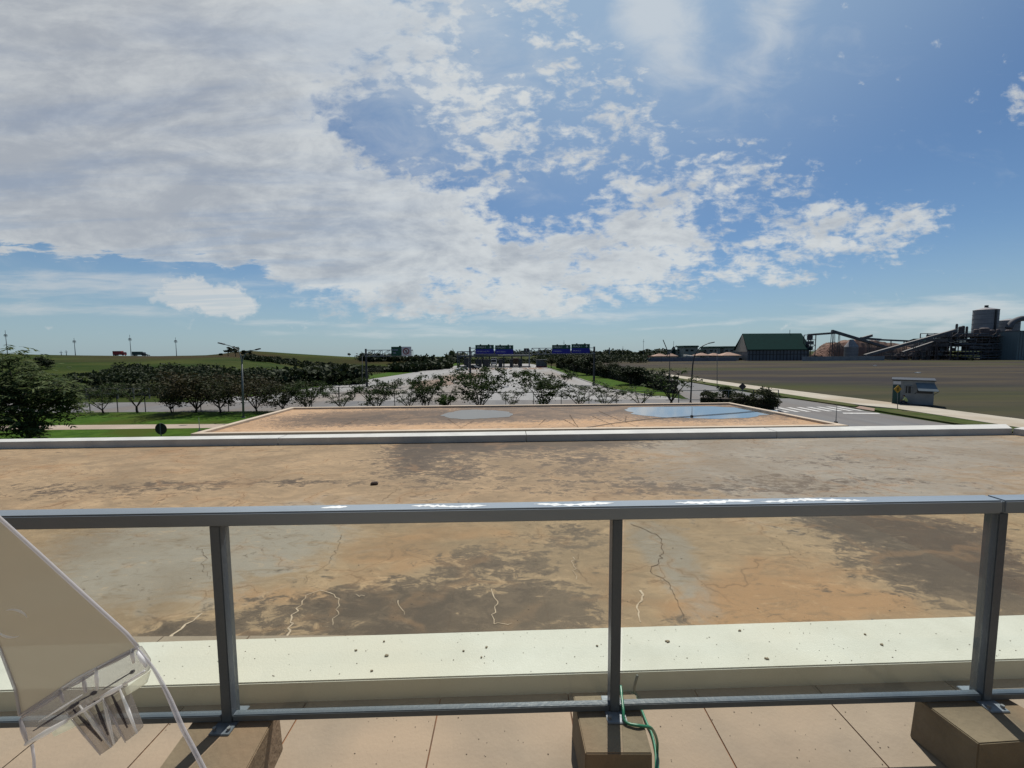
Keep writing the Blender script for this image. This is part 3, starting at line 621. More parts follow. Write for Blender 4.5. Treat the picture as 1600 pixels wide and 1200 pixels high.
# sun glints painted as pale ragged strips on top of the hand rail
m_glint = mat('glint_white', (.80, .82, .82), (.60, .63, .64), 40, .5, stretch=(.4, 1, 1))
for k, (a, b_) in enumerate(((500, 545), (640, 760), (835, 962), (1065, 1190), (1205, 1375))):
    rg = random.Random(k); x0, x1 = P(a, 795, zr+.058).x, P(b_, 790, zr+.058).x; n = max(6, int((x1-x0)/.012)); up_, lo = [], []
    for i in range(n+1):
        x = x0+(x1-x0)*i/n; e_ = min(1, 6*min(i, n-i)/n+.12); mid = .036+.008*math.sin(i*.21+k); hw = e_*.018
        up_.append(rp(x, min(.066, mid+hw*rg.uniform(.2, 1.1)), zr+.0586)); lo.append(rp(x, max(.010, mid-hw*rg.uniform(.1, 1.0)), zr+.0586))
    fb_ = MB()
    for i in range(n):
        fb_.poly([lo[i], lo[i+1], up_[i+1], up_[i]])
    fb_.build('painted_glint', m_glint, RAIL)
# unseen wall added behind the viewer to block sky light from the back
UW = MB().box((0, -3.3, H+3.4), (16, .3, 12.8)); 
for k in range(5): UW.box((-5+k*2.5, -3.12, H-.3), (1.6, .06, 1.9))
tag(UW.build('sky_block_wall', mat('sky_block_wall', (.20, .19, .17), (.16, .155, .14), 1, .8)), 'added unseen wall behind the viewer that blocks sky light', 'wall')
# mortar plinths
def plinth(pix, lab):
    t = [P(x, y, zblk) for x, y in pix]; b_ = [Vector((v.x, v.y, zf+.001)) for v in t]
    c = sum(t, Vector())/4; b_ = [c.lerp(v, 1.04).xy.to_3d()+Vector((0, 0, zf+.001)) for v in b_]
    for i, v in enumerate(b_): v.z = zf+.001
    o = MB().hexa(b_, t).build('plinth', m_blk, None, bevel=.004); tag(o, lab, 'block')
plinth([(240, 1212), (382, 1208), (436, 1107), (312, 1112)], 'mortar plinth under the left railing post, behind the plastic flap')
plinth([(915, 1177), (1019, 1177), (993, 1084), (896, 1087)], 'mortar plinth under the middle railing post, with the green hose over it')
plinth([(1530, 1162), (1680, 1152), (1552, 1078), (1430, 1088)], 'mortar plinth under the right railing post, set at an angle')
# grit blown over the parapet, paving and deck
def grit():
    rg = random.Random(3); b = MB()
    for i in range(420):
        k = rg.random()
        if k < .45: c = P(rg.uniform(150, 1600), rg.uniform(975, 1062), zp); z = zp
        elif k < .7: c = P(rg.uniform(250, 1600), rg.uniform(1112, 1199), zf); z = zf
        else: c = P(rg.uniform(0, 1600), rg.uniform(700, 970), zd); z = zd
        if k < .45 and not (na.y+(nb_.y-na.y)*(c.x-na.x)/(nb_.x-na.x)+.01 < c.y < fa.y+(fb.y-fa.y)*(c.x-fa.x)/(fb.x-fa.x)-.01): continue
        s = rg.uniform(.001, .0032)*(1 if k < .7 else 2.4); a = rg.uniform(0, 6.3)
        b.prism([c+Vector((s*rg.uniform(.5, 1.6)*math.cos(a+t*1.57), s*rg.uniform(.5, 1.2)*math.sin(a+t*1.57), .0006)) for t in range(4)], (0, 0, .002))
    tag(b.build('grit', m_scrap2), 'fine dark grit scattered over the parapet, paving and roof', 'grit', None, 'stuff')
m_scrap2 = mat('grit_dark', (.10, .08, .06), (.16, .13, .10), 60, .9)
grit()
# green hose
m_hose = mat('green_hose', (.02, .16, .085), (.03, .20, .11), 8, .35, spec=.6)
m_hose2 = mat('grey_conduit', (.16, .17, .15), (.10, .11, .10), 8, .6)
def dpx(px, py, z): return P(px, py, z)
h1 = [(970, 1072, zf+.25), (972, 1092, zf+.24), (974, 1110, zf+.23), (975, 1124, zf+.215), (983, 1131, zf+.21), (1000, 1134, zf+.21), (1016, 1137, zf+.19), (1023, 1146, zf+.13), (1027, 1160, zf+.06), (1027, 1178, zf+.012), (1028, 1205, zf+.012), (1030, 1250, zf+.012)]
def smooth_curve(pts, n=8):
    p = [Vector(v) for v in pts]; out = []
    for i in range(len(p)-1):
        a, b_, c, d = p[max(i-1, 0)], p[i], p[i+1], p[min(i+2, len(p)-1)]
        for k in range(n):
            t = k/n; out.append(.5*((2*b_)+(-a+c)*t+(2*a-5*b_+4*c-d)*t*t+(-a+3*b_-3*c+d)*t**3))
    out.append(p[-1]); return out
tag(MB().tube(smooth_curve([dpx(*v) for v in h1]), .0062, 8).build('hose', m_hose, None, smooth=True), 'green hose looping from behind the middle post over its plinth', 'hose')
h2 = [(993, 1090, zf+.012), (1002, 1108, zf+.012), (1010, 1128, zf+.012), (1018, 1145, zf+.012), (1023, 1165, zf+.012), (1025, 1182, zf+.012), (1025, 1210, zf+.012), (1026, 1255, zf+.012)]
tag(MB().tube(smooth_curve([dpx(*v) for v in h2]), .0058, 8).build('hose', m_hose, None, smooth=True), 'green hose lying straight on the paving beside the middle plinth', 'hose')
h3 = [PY(996, 1055, 1.93), PY(993, 1066, 1.93), PY(991, 1076, 1.95), dpx(992, 1083, zf+.02), dpx(993.5, 1090, zf+.012)]
tag(MB().tube(smooth_curve(h3), .007, 8).build('conduit', m_hose2, None, smooth=True), 'short dark conduit end rising against the parapet beside the middle post', 'conduit')
# chips and dirt on the near parapet
def fleck(px, py, s, z, m, lab, cat='debris'):
    c = P(px, py, z); rg = random.Random(int(px*7+py)); b = MB(); n = 9; pts = []
    for k in range(n):
        t = 2*math.pi*k/n; r_ = s*rg.uniform(.35, .95); pts.append(c+Vector((r_*1.3*math.cos(t), r_*.8*math.sin(t), .001)))
    b.prism(pts, (0, 0, .006)); return tag(b.build('leaf_scrap', m), lab, cat, 'dry scraps lying on the near parapet')
m_scrap = mat('dry_scrap', (.20, .16, .10), (.30, .25, .18), 30, .9)
SCR = [(556, 1017, .008, 'leftmost of the cluster between the left and middle posts'), (604, 1025, .010, 'largest of the cluster between the left and middle posts'), (581, 1049, .008, 'nearest the railing in the left cluster'), (600, 1003, .006, 'farthest back in the left cluster'),
       (760, 1012, .008, 'right one of the trio left of the middle post'), (752, 1028, .007, 'nearest one of the trio left of the middle post'), (724, 1018, .006, 'left one of the trio left of the middle post'), (933, 1010, .006, 'tiny, directly left of the middle post'),
       (1043, 1003, .012, 'first right of the middle post'), (1156, 986, .010, 'upper one of two right of the middle post'), (1198, 1030, .012, 'lower one of two right of the middle post'), (1378, 1008, .010, 'larger of the pair left of the right post'), (1352, 992, .007, 'smaller of the pair left of the right post')]
for px, py, s, lb in SCR: fleck(px, py, s, zp, m_scrap, 'scrap on the near parapet, '+lb)
tag(MB().box(P(585, 755, zd+.018), (.10, .07, .035), .2).build('stone', mat('stone_dark', (.05, .035, .03), (.09, .06, .05), 20, .9), None, bevel=.012), 'small dark stone on the flat roof above the top rail', 'stone')
# ------------------------------------------------------------------ plastic flap close to the lens
m_frost = clearmat('frosted_plastic', (.95, .93, .88), .8, .12, .74, (.50, .455, .375))
m_clr = clearmat('clear_plastic', (.86, .85, .84), 1.0, .06, .22, (.50, .47, .44))
m_clr2 = clearmat('clear_plastic_edge', (.85, .85, .88), 1.0, .05, .50, (.70, .68, .70))
YN = .40
def N_(px, py, Y=YN): return PY(px, py, Y)
PLF = thing('plastic_flap', 'frosted clear plastic flap with a moulded toothed edge hanging in the lower left corner', 'plastic flap', N_(100, 1060))
ext = Vector((0, .0025, 0))
MB().prism([N_(*p) for p in [(-60, 760), (0, 812), (60, 866), (120, 921), (200, 993), (214, 1010), (120, 1058), (33, 1116), (24, 1075), (0, 1012), (-60, 900)]], ext).build('panel', m_frost, PLF)
eb = MB().tube([N_(*p, YN-.001) for p in [(-60, 757), (0, 810), (60, 864), (120, 919), (198, 990), (216, 1012)]], .0016, 8)
eb.tube([N_(*p, YN-.001) for p in [(-60, 905), (0, 1014), (24, 1077), (31, 1118)]], .0013, 8)
eb.tube([N_(*p, YN-.001) for p in [(33, 1117), (120, 1060), (212, 1013)]], .0016, 8)
eb.build('bead', m_clr2, PLF, smooth=True)
MB().prism([N_(*p) for p in [(33, 1119), (120, 1062), (214, 1014), (229, 1036), (228, 1052), (176, 1082), (120, 1118), (44, 1163), (29, 1140)]], (0, .006, 0)).build('moulded_edge', m_clr, PLF, bevel=.0008)
m_clr3 = clearmat('clear_plastic_highlight', (.95, .96, .98), 1.0, .04, .9, (1.0, 1.0, 1.0))  # near-white colour stands in for highlights on the clear plastic
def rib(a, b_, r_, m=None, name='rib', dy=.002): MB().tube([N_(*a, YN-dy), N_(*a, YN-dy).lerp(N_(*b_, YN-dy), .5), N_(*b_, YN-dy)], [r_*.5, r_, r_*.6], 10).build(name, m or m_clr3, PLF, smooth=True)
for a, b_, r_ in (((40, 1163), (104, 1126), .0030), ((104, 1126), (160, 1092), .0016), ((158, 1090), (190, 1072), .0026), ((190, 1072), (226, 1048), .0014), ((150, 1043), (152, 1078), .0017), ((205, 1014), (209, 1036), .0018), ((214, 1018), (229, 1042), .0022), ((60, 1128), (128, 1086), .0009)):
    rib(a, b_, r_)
for a, b_, r_ in (((33, 1122), (95, 1083), .0022), ((100, 1078), (146, 1052), .0020), ((152, 1046), (208, 1018), .0020), ((93, 1078), (99, 1098), .0018), ((130, 1058), (134, 1082), .0018), ((31, 1124), (42, 1160), .0020)):
    rib(a, b_, r_, m_clr2)
MB().prism([N_(*p, YN+.004) for p in [(78, 1142), (118, 1120), (180, 1086), (232, 1050), (226, 1070), (190, 1092), (120, 1135), (84, 1152)]], (0, .004, 0)).build('lower_lip', clearmat('lip_reflection', (.95, .95, .9), .8, .08, .55, (.80, .80, .70)), PLF, bevel=.0006)  # cream reflection along the lip is put into its colour
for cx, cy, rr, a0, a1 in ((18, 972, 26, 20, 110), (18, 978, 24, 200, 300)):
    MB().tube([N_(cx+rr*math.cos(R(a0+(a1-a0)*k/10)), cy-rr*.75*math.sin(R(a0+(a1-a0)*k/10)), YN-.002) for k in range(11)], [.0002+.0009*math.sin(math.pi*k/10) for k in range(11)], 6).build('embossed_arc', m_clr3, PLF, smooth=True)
m_seam = clearmat('seam_dark', (.55, .55, .58), .9, .1, .35, (.08, .07, .10))
for a, b_, r_ in (((52, 1142), (100, 1112), .0011), ((104, 1110), (122, 1098), .0022), ((142, 1084), (150, 1082), .0022), ((160, 1078), (206, 1050), .0008), ((204, 1052), (209, 1048), .002), ((120, 1097), (142, 1086), .0008)):
    rib(a, b_, r_, m_seam, 'seam', .003)
m_tooth = clearmat('tooth_plastic', (.80, .78, .76), 1.0, .05, .30, (.42, .39, .37))
for a, c, d, d2 in (((104, 1114), (124, 1102), (157, 1180), (174, 1168)), ((134, 1102), (160, 1088), (172, 1166), (178, 1163)), ((160, 1090), (186, 1074), (196, 1160), (214, 1146))):
    tb = MB().prism([N_(*a), N_(*c), N_(*d2), N_(*d)], (0, .009, 0)); to = tb.build('tooth', m_tooth, PLF, bevel=.0008)
    for p, q_, r_, mm in ((c, d2, .0016, m_clr3), (a, d, .0010, m_clr2), (((a[0]+c[0])/2, (a[1]+c[1])/2), ((d[0]+d2[0])/2-6, (d[1]+d2[1])/2-16), .0014, m_seam)):
        e_ = MB().tube([N_(*p, YN-.001), N_(*p, YN-.001).lerp(N_(*q_, YN-.001), .5), N_(*q_, YN-.001)], [r_*.4, r_, r_*.5], 8).build('tooth_edge', mm, None, smooth=True); e_.parent = to
MB().tube(smooth_curve([N_(*p) for p in [(214, 1012), (240, 1045), (262, 1085), (284, 1135), (305, 1175), (325, 1215), (350, 1270)]]), [.0008+.0014*min(1, k/20) for k in range(49)], 8).build('strap', m_clr2, PLF, smooth=True)
MB().tube([N_(50, 1164), N_(53, 1185), N_(54, 1230)], .0012, 8).build('cord', m_clr2, PLF, smooth=True)
# ================================================================== the surroundings
def TG(px, py, Y0=50, Y1=1400):
    d = ray(px, py); Y = Y0*1.012**np.arange(int(math.log(Y1/Y0)/math.log(1.012)))
    x, z = d.x/d.y*Y, H+d.z/d.y*Y; k = np.nonzero(z <= terrain(x, Y))[0]
    return Vector((float(x[k[0]]), float(Y[k[0]]), float(z[k[0]]))) if len(k) else None
def textmesh(name, s, size, m, parent, loc, rz=0, width=None):
    cu = bpy.data.curves.new(name, 'FONT'); cu.body = s; cu.size = size; cu.extrude = .01; cu.align_x = 'LEFT'; cu.resolution_u = 2
    o = bpy.data.objects.new(name, cu); COL.objects.link(o); bpy.context.view_layer.update()
    me = bpy.data.meshes.new_from_object(o.evaluated_get(bpy.context.evaluated_depsgraph_get())); COL.objects.unlink(o); bpy.data.objects.remove(o)
    me.materials.clear(); me.materials.append(m)
    q = bpy.data.objects.new(name, me); COL.objects.link(q); q.parent = parent
    q.rotation_euler = (math.pi/2, 0, rz); q.location = loc
    return q
m_bark = mat('bark', (.060, .048, .036), (.10, .085, .065), 8, .95)
m_barkd = mat('bark_dark', (.030, .024, .018), (.05, .04, .03), 8, .95)
m_leafS = leafmat('street_leaf', (.018, .036, .010), (.052, .078, .020), .25)
m_leafB = leafmat('brown_leaf', (.018, .020, .009), (.062, .050, .020), .2)
m_leafG = leafmat('fresh_leaf', (.035, .075, .012), (.075, .12, .028), .35)
m_leafD = leafmat('dark_leaf', (.012, .020, .009), (.038, .050, .020), .15)
m_leafO = leafmat('olive_leaf', (.020, .028, .012), (.055, .060, .025), .2)
m_leafT = leafmat('tropical_leaf', (.014, .032, .008), (.11, .14, .05), .35)
# ---------------------------------------------------------------- branching trees
def grow(seed, h, spread, stems=4, side=6, twig=5, r0=.07, trunk=0.25, arch=.8, lean=1.0):
    rg = random.Random(seed); wood = MB(); tips = []
    base = Vector((0, 0, -.1)); fork = Vector((rg.uniform(-.1, .1), rg.uniform(-.1, .1), trunk*h))
    wood.tube([base, base.lerp(fork, .5)+Vector((rg.uniform(-.04, .04), 0, 0)), fork], [r0*1.35, r0*1.1, r0], 7)
    for s in range(stems):
        a = 2*math.pi*(s+rg.uniform(-.3, .3))/stems; out = Vector((math.cos(a), math.sin(a), 0)); L_ = rg.uniform(.75, 1.1)
        tip = fork + out*spread*L_*lean + Vector((0, 0, (h-fork.z)*rg.uniform(.7, 1.02)))
        mid = fork.lerp(tip, .5) + Vector((0, 0, h*.10*arch)) + Vector((rg.uniform(-.2, .2), rg.uniform(-.2, .2), 0))*spread*.3
        pts = smooth_curve([fork, mid, tip], 5); rr = [r0*.62*(1-.85*i/(len(pts)-1)) for i in range(len(pts))]
        wood.tube(pts, rr, 5)
        for k in range(side):
            t = .25+.75*(k+rg.random())/side; i0 = min(int(t*(len(pts)-1)), len(pts)-2); p = pts[i0]
            d = Vector((rg.gauss(0, 1), rg.gauss(0, 1), rg.uniform(-.1, .9))).normalized(); ln = spread*rg.uniform(.3, .6)*(1.15-t*.5)
            e_ = p + d*ln; m_ = p.lerp(e_, .5)+Vector((0, 0, ln*.18*arch)); e_.z -= ln*.12
            e_.z = max(e_.z, h*.22)
            bp = smooth_curve([p, m_, e_], 3); wood.tube(bp, [r0*.26*(1-.8*i/(len(bp)-1)) for i in range(len(bp))], 4)
            for j in range(twig):
                t2 = rg.uniform(.2, 1); q_ = bp[min(int(t2*(len(bp)-1)), len(bp)-1)]
                d2 = (d+Vector((rg.gauss(0, .8), rg.gauss(0, .8), rg.uniform(-.5, .8)))).normalized(); l2 = ln*rg.uniform(.25, .55)
                e2 = q_+d2*l2; wood.tube([q_, q_.lerp(e2, .5)+Vector((0, 0, l2*.1)), e2], [r0*.11, r0*.08, r0*.04], 3)
                tips.append((q_, e2))
    return wood, tips, rg
def branch_tree(name, label, cat, seed, h, spread, nleaf, lsize, lmat, bmat=None, dense=0, group=None, **kw):
    wood, tips, rg = grow(seed, h, spread, **kw)
    root = thing(name, label, cat, (0, 0, 0), group)
    wood.build('trunk', bmat or m_bark, root)
    pts = []
    for i in range(nleaf):
        a, b_ = tips[rg.randrange(len(tips))]; t = rg.random()**.6; s = lsize*(.7+dense)
        pts.append(a.lerp(b_, t)+Vector((rg.gauss(0, s), rg.gauss(0, s), rg.gauss(0, s*.8))))
    leaf_obj('crown', pts, lsize, lmat, root, seed, .5, .25)
    return root
def crown_tree(name, label, cat, seed, h, rx, lmat, n=1600, lsize=.45, trunk_h=.3, ry=None, group=None, blobs=9, flat=.6):
    """clumped dense crown on a forked trunk, unit at the origin"""
    rg = random.Random(seed); root = thing(name, label, cat, (0, 0, 0), group); ry = ry or rx
    wood = MB(); f = Vector((0, 0, h*trunk_h)); wood.tube([Vector((0, 0, -.3)), f*.5+Vector((rg.uniform(-.05, .05)*h, 0, 0)), f], [h*.035, h*.027, h*.022], 7)
    pts = []
    for k in range(blobs):
        a = rg.uniform(0, 2*math.pi); q_ = math.sqrt(rg.random())*.72; c = Vector((rx*q_*math.cos(a), ry*q_*math.sin(a), h*(trunk_h+.12+(1-trunk_h-.3)*rg.random()*(1.1-q_*.5))))
        wood.tube([f*.9, f.lerp(c, .6)+Vector((0, 0, -h*.02)), c], [h*.016, h*.010, h*.004], 5)
        br = rx*rg.uniform(.28, .5); m_ = int(n/blobs)
        for i in range(m_):
            d = Vector((rg.gauss(0, 1), rg.gauss(0, 1), rg.gauss(0, 1))).normalized()*(rg.random()**.45)
            pts.append(c+Vector((d.x*br, d.y*br*ry/rx, d.z*br*flat)))
    wood.build('trunk', m_barkd, root); leaf_obj('crown', pts, lsize, lmat, root, seed, .6)
    return root
# row of young street trees in front of the cross street
protos = [branch_tree('street_tree', 'x', 'tree', 11, 3.7, 1.9, 1100, .17, m_leafS, m_barkd, stems=5, side=7, twig=5, trunk=.12),
          branch_tree('street_tree', 'x', 'tree', 23, 3.6, 2.6, 2900, .20, m_leafS, m_barkd, stems=7, side=9, twig=6, trunk=.06),
          branch_tree('street_tree', 'x', 'tree', 37, 3.6, 2.1, 2600, .20, m_leafB, m_barkd, stems=7, side=9, twig=6, trunk=.07, dense=.7),
          branch_tree('street_tree', 'x', 'tree', 51, 3.4, 1.5, 420, .17, m_leafS, m_barkd, stems=4, side=5, twig=4, trunk=.2)]
protos.append(branch_tree('street_tree', 'x', 'tree', 77, 3.9, 2.3, 2200, .22, m_leafO, m_barkd, stems=5, side=9, twig=6, trunk=.12, dense=.5, arch=.4))
used = [False]*5
row = [  # px, top py, proto, width px, Y, look
 (108, 603, 3, 60, 43.0, 'thin nearly leafless tree beside the tropical tree at the left end of the row'),
 (160, 602, 0, 75, 42.8, 'spindly twiggy tree with a leaning fork, second of the row from the left'),
 (215, 598, 3, 70, 43.1, 'sparse small tree standing behind the round black sign'),
 (268, 595, 4, 72, 42.6, 'dark olive leafy tree to the right of the round black sign'),
 (305, 580, 2, 104, 43.2, 'tallest brown-leaved tree at the left, beneath the dark wooded slope'),
 (345, 589, 4, 96, 42.7, 'dense olive tree directly left of the two-armed street lamp'),
 (402, 587, 2, 80, 43.4, 'brown-leaved tree directly right of the two-armed street lamp'),
 (440, 598, 4, 84, 43.0, 'dark leafy tree behind the left corner of the lower roof'),
 (482, 598, 1, 80, 43.3, 'low spreading tree behind the left end of the lower roof edge'),
 (535, 601, 0, 85, 43.0, 'thin forked tree where the grass bank meets the street'),
 (588, 594, 1, 90, 43.1, 'leafy tree just right of the single-post cantilever sign'),
 (640, 600, 0, 80, 42.8, 'bare twiggy tree at the left edge of the highway'),
 (668, 588, 1, 80, 43.0, 'dark tree with upswept branches in front of the highway edge'),
 (700, 602, 3, 70, 43.2, 'small thin tree behind the little bright green shrub'),
 (752, 576, 1, 125, 42.8, 'tall dark spreading tree under the paired signs on the left mast'),
 (800, 606, 0, 60, 43.3, 'low thin tree between the two big spreading trees'),
 (848, 580, 1, 120, 43.0, 'broad dark tree with long arched shoots in the middle of the highway view'),
 (905, 596, 0, 95, 43.1, 'twiggy tree below the right-hand pair of signs'),
 (945, 600, 0, 85, 42.8, 'thin forked tree in front of the grass median'),
 (1000, 604, 3, 80, 43.2, 'nearly bare tree before the end of the tall hedge'),
 (1048, 574, 3, 95, 43.0, 'tall leggy sapling with few leaves left of the single-arm street lamp')]
for px, top, k, wpx, Y, lab in row:
    c = PY(px, 640, Y); hh = PY(px, top, Y).z; w_ = wpx/F*Y
    rg = random.Random(px); base = protos[k]
    hp = [3.7, 3.6, 3.6, 3.4, 3.9][k]; sp = [1.9, 2.6, 1.9, 1.5, 2.2][k]*2.3
    o = base if not used[k] else copy_tree(base, (0, 0, 0)); used[k] = True
    o.location = (c.x, Y, 0); o.rotation_euler = (0, 0, rg.uniform(0, 6.28)); s_ = w_/sp; o.scale = (s_, s_, hh/hp/1.04)
    o['label'] = lab; o['group'] = 'young street trees in a row beyond the lower roof'
gs = crown_tree('round_shrub', 'small bright green domed shrub beyond the lower roof edge, in front of the highway', 'shrub', 5, 2.2, 1.3, m_leafG, 900, .16, .35)
gs.location = (PY(695, 640, 42).x, 42, 0)
gs = crown_tree('small_tree', 'small round leafy tree beside the service road, left of the diamond sign', 'tree', 8, 2.9, 1.7, m_leafS, 1500, .2, .3, blobs=8)
cc = PY(1128, 620, 46); gs.location = (cc.x, 46, 0); gs.scale = (1, 1, .95)
# leafy hedges
def hedge(path, h, w, lab, lmat, n, ls, seed, name='hedge', topnoise=.25):
    rg = random.Random(seed); base = Vector((path[0][0], path[0][1], 0)); t = thing(name, lab, 'hedge', base)
    pts = []; L_ = [0]; pp = [Vector((p[0], p[1], 0)) for p in path]
    for i in range(len(pp)-1): L_.append(L_[-1]+(pp[i+1]-pp[i]).length)
    core = MB()
    for i in range(len(pp)-1): core.beam(pp[i]+Vector((0, 0, h*.40)), pp[i+1]+Vector((0, 0, h*.40)), w*.6, h*.8)
    core.build('stems', m_barkd, t)
    for i in range(n):
        s = rg.random()*L_[-1]; j = max(k for k in range(len(L_)-1) if L_[k] <= s); q_ = pp[j].lerp(pp[j+1], (s-L_[j])/(L_[j+1]-L_[j]))
        d = (pp[j+1]-pp[j]).normalized(); nn = Vector((-d.y, d.x, 0))
        hh = h*(1+topnoise*math.sin(s*.9+seed)*.5+topnoise*.5*math.sin(s*2.3))
        if rg.random() < .4: p = q_+nn*rg.uniform(-.5, .5)*w+Vector((0, 0, hh*rg.uniform(.85, 1.02)))
        else: p = q_+nn*w*.5*rg.choice((-1, 1))*rg.uniform(.75, 1.05)+Vector((0, 0, hh*rg.uniform(.04, 1)))
        if rg.random() < .08: p.z += .15*h
        pts.append(p)
    o = leaf_obj('foliage', pts, ls, lmat, t, seed, .6); o.location = -base
    return t
g1, g2, g3, g4 = G(1052, 614), G(1010, 603), G(960, 592), G(872, 574.5)
hedge([g1, g2, g3, g4], 2.3, 1.8, 'long dark clipped hedge between the grass median and the service road', m_leafD, 9000, .42, 3)
h_a, h_b = PY(1120, 640, 42.5), PY(1216, 640, 42.5)
hedge([(PY(1095, 640, 44).x, 44), (h_a.x+.6, 43), (h_b.x-1.0, 42)], 1.5, 2.0, 'low bushy hedge touching the right corner of the lower roof, before the zebra crossing', m_leafO, 5200, .17, 9, topnoise=.5)
hb = crown_tree('rounded_bush', 'rounded dark bush at the end of the hedge right beside the zebra crossing', 'bush', 71, 1.9, 1.5, m_leafO, 2200, .17, .05, blobs=8)
hb.location = (PY(1200, 640, 42).x, 42, 0); hb.scale = (1, 1, 1.0)
# trees along the median hedge
mt = [(985, 569, 601, 62, 'largest round tree of the median, dark and broad, at the hedge end nearest'), (948, 564, 590, 45, 'round tree standing between the right gantry mast and the largest median tree'),
      (917, 552, 586, 48, 'dark tree showing below the right pair of blue signs, a trunk visible on the grass'), (897, 553, 581, 38, 'dark tree below the third blue and green sign'), (880, 555, 577, 30, 'small distant tree left of the third sign'), (862, 557, 575, 26, 'tiny far tree beside the toll plaza')]
mproto = crown_tree('median_tree', 'x', 'tree', 61, 5, 2.6, m_leafD, 1700, .34, .34, blobs=11); mp2 = crown_tree('median_tree', 'x', 'tree', 67, 5, 2.6, m_leafO, 1700, .34, .34, blobs=12)
for i, (px, top, by, wpx, lab) in enumerate(mt):
    c = G(px, by); hh = PY(px, top, c.y).z; src = (mproto, mp2)[i % 2]; o = src if i < 2 else copy_tree(src, (0, 0, 0))
    o.location = (c.x, c.y, 0); o.rotation_euler = (0, 0, i*1.3); s_ = wpx/F*c.y/5.4; o.scale = (s_, s_, hh/4.7); o['label'] = lab; o['group'] = 'trees along the median hedge'
# ---------------------------------------------------------------- tropical tree on the left, close
def tropical():
    rg = random.Random(4); Y = 24.0; base = Vector((PY(40, 690, Y).x, Y, 0)); t = thing('tropical_tree', 'large drooping-leaved tree at the left edge, glossy long leaves', 'tree', base)
    wood = MB(); cl = []; pts = []
    crowns = [(10, 548, 30), (38, 560, 26), (20, 590, 40), (60, 595, 38), (85, 600, 36), (95, 618, 26), (40, 625, 45), (5, 630, 40), (70, 632, 40), (-40, 570, 50), (-60, 620, 60), (60, 570, 20), (45, 672, 20), (55, 652, 22), (15, 655, 34), (-20, 655, 40), (100, 608, 20), (110, 632, 16), (30, 605, 40), (-30, 600, 40)]
    root = Vector((0, 0, 0)); fork = Vector((0, .2, 1.6)); wood.tube([root-Vector((0, 0, .2)), fork], [.16, .12], 8)
    for px, py, rp_ in crowns:
        rp_ *= .82; c = PY(px, py+(16 if py < 600 else 6), Y+rg.uniform(-1.3, 1.3))-base; r_ = rp_/F*Y
        wood.tube(smooth_curve([fork, fork.lerp(c, .5)+Vector((0, 0, .25)), c], 4), [.06*(1-.8*i/8) for i in range(9)], 5)
        for k in range(int(60*rp_/30)):
            a = Vector((rg.gauss(0, .5), rg.gauss(0, .5), rg.gauss(0, .45)))*r_+c
            dr = Vector((rg.gauss(0, 1), rg.gauss(0, 1), rg.uniform(-.2, .5))).normalized()
            L_ = rg.uniform(.35, .6); prev = a
            for j in range(1, 5):
                q_ = a+dr*L_*j/4+Vector((0, 0, -.10*(j/4)**2*L_*3)); wood.tube([prev, q_], .005, 3, cap=False); prev = q_
                for s in (-1, 1): pts.append((q_, dr, s))
            pts.append((prev, dr, 0))
    wood.build('trunk', m_bark, t)
    lf = MB()
    for q_, d, s in pts:
        side = Vector((-d.y, d.x, 0)).normalized()*s; dd = (d*.55+side*.8+Vector((0, 0, rg.uniform(-.75, -.1)))).normalized() if s else (d+Vector((0, 0, -.5))).normalized()
        L_ = rg.uniform(.24, .42); w_ = dd.cross(Vector((rg.gauss(0, .3), rg.gauss(0, .3), 1))).normalized()*L_*.16; up_ = Vector((0, 0, .012))
        lf.add([q_, q_+dd*L_*.4+w_+up_, q_+dd*L_, q_+dd*L_*.4-w_+up_], [(0, 1, 2, 3)])
    lf.build('crown', m_leafT, t).location = (0, 0, 0)
    for ch in t.children: ch.location = (0, 0, 0)
tropical()
bush_ = crown_tree('dark_bush', 'rounded dark bush on the far slope behind the tropical tree', 'bush', 91, 7, 6, m_leafD, 1400, .8, .1)
pp = TG(58, 578) or Vector((-190, 170, 0)); bush_.location = pp
# ---------------------------------------------------------------- scrub and woodland on the far slope
def scrub(name, lab, bands, n, hr, ls, lmat, seed, per=26):
    rg = random.Random(seed); pts = []
    for i in range(n):
        up_, lo = bands; t = rg.random(); px = up_[0][0]+(up_[-1][0]-up_[0][0])*t
        y0 = np.interp(px, [p[0] for p in up_], [p[1] for p in up_]); y1 = np.interp(px, [p[0] for p in lo], [p[1] for p in lo])
        p = TG(px, rg.uniform(y0, y1))
        if p is None: continue
        h_ = rg.uniform(*hr)
        for k in range(per):
            d = Vector((rg.gauss(0, 1), rg.gauss(0, 1), rg.gauss(0, 1))).normalized()*(rg.random()**.4)
            pts.append(p+Vector((d.x*h_*.8, d.y*h_*.8, h_*.45+d.z*h_*.5)))
    o = leaf_obj(name, pts, ls, lmat, None, seed, .7); tag(o, lab, 'woodland', None, 'stuff'); return o
scrub('woodland', 'dark scrub woodland filling the dip below the meadow', ([(115, 599), (165, 592), (178, 577), (215, 575), (300, 579), (400, 584), (460, 590), (560, 598)], [(115, 603), (300, 600), (460, 604), (560, 600)]), 520, (2.2, 4.2), 1.0, m_leafD, 1, 46)
scrub('woodland', 'dark belt of trees under the far green ridge', ([(380, 556), (430, 560), (480, 566), (560, 573), (640, 577), (700, 574)], [(380, 562), (430, 568), (480, 576), (560, 582), (640, 582), (700, 576)]), 700, (1.6, 3.6), 1.5, m_leafD, 2, 40)
scrub('undergrowth', 'olive undergrowth along the far side of the cross street', ([(-20, 600), (120, 606), (300, 603), (420, 600), (560, 596)], [(-20, 624), (120, 624), (300, 621), (400, 615), (500, 604), (560, 598)]), 700, (.6, 1.6), .5, m_leafO, 3, 26)
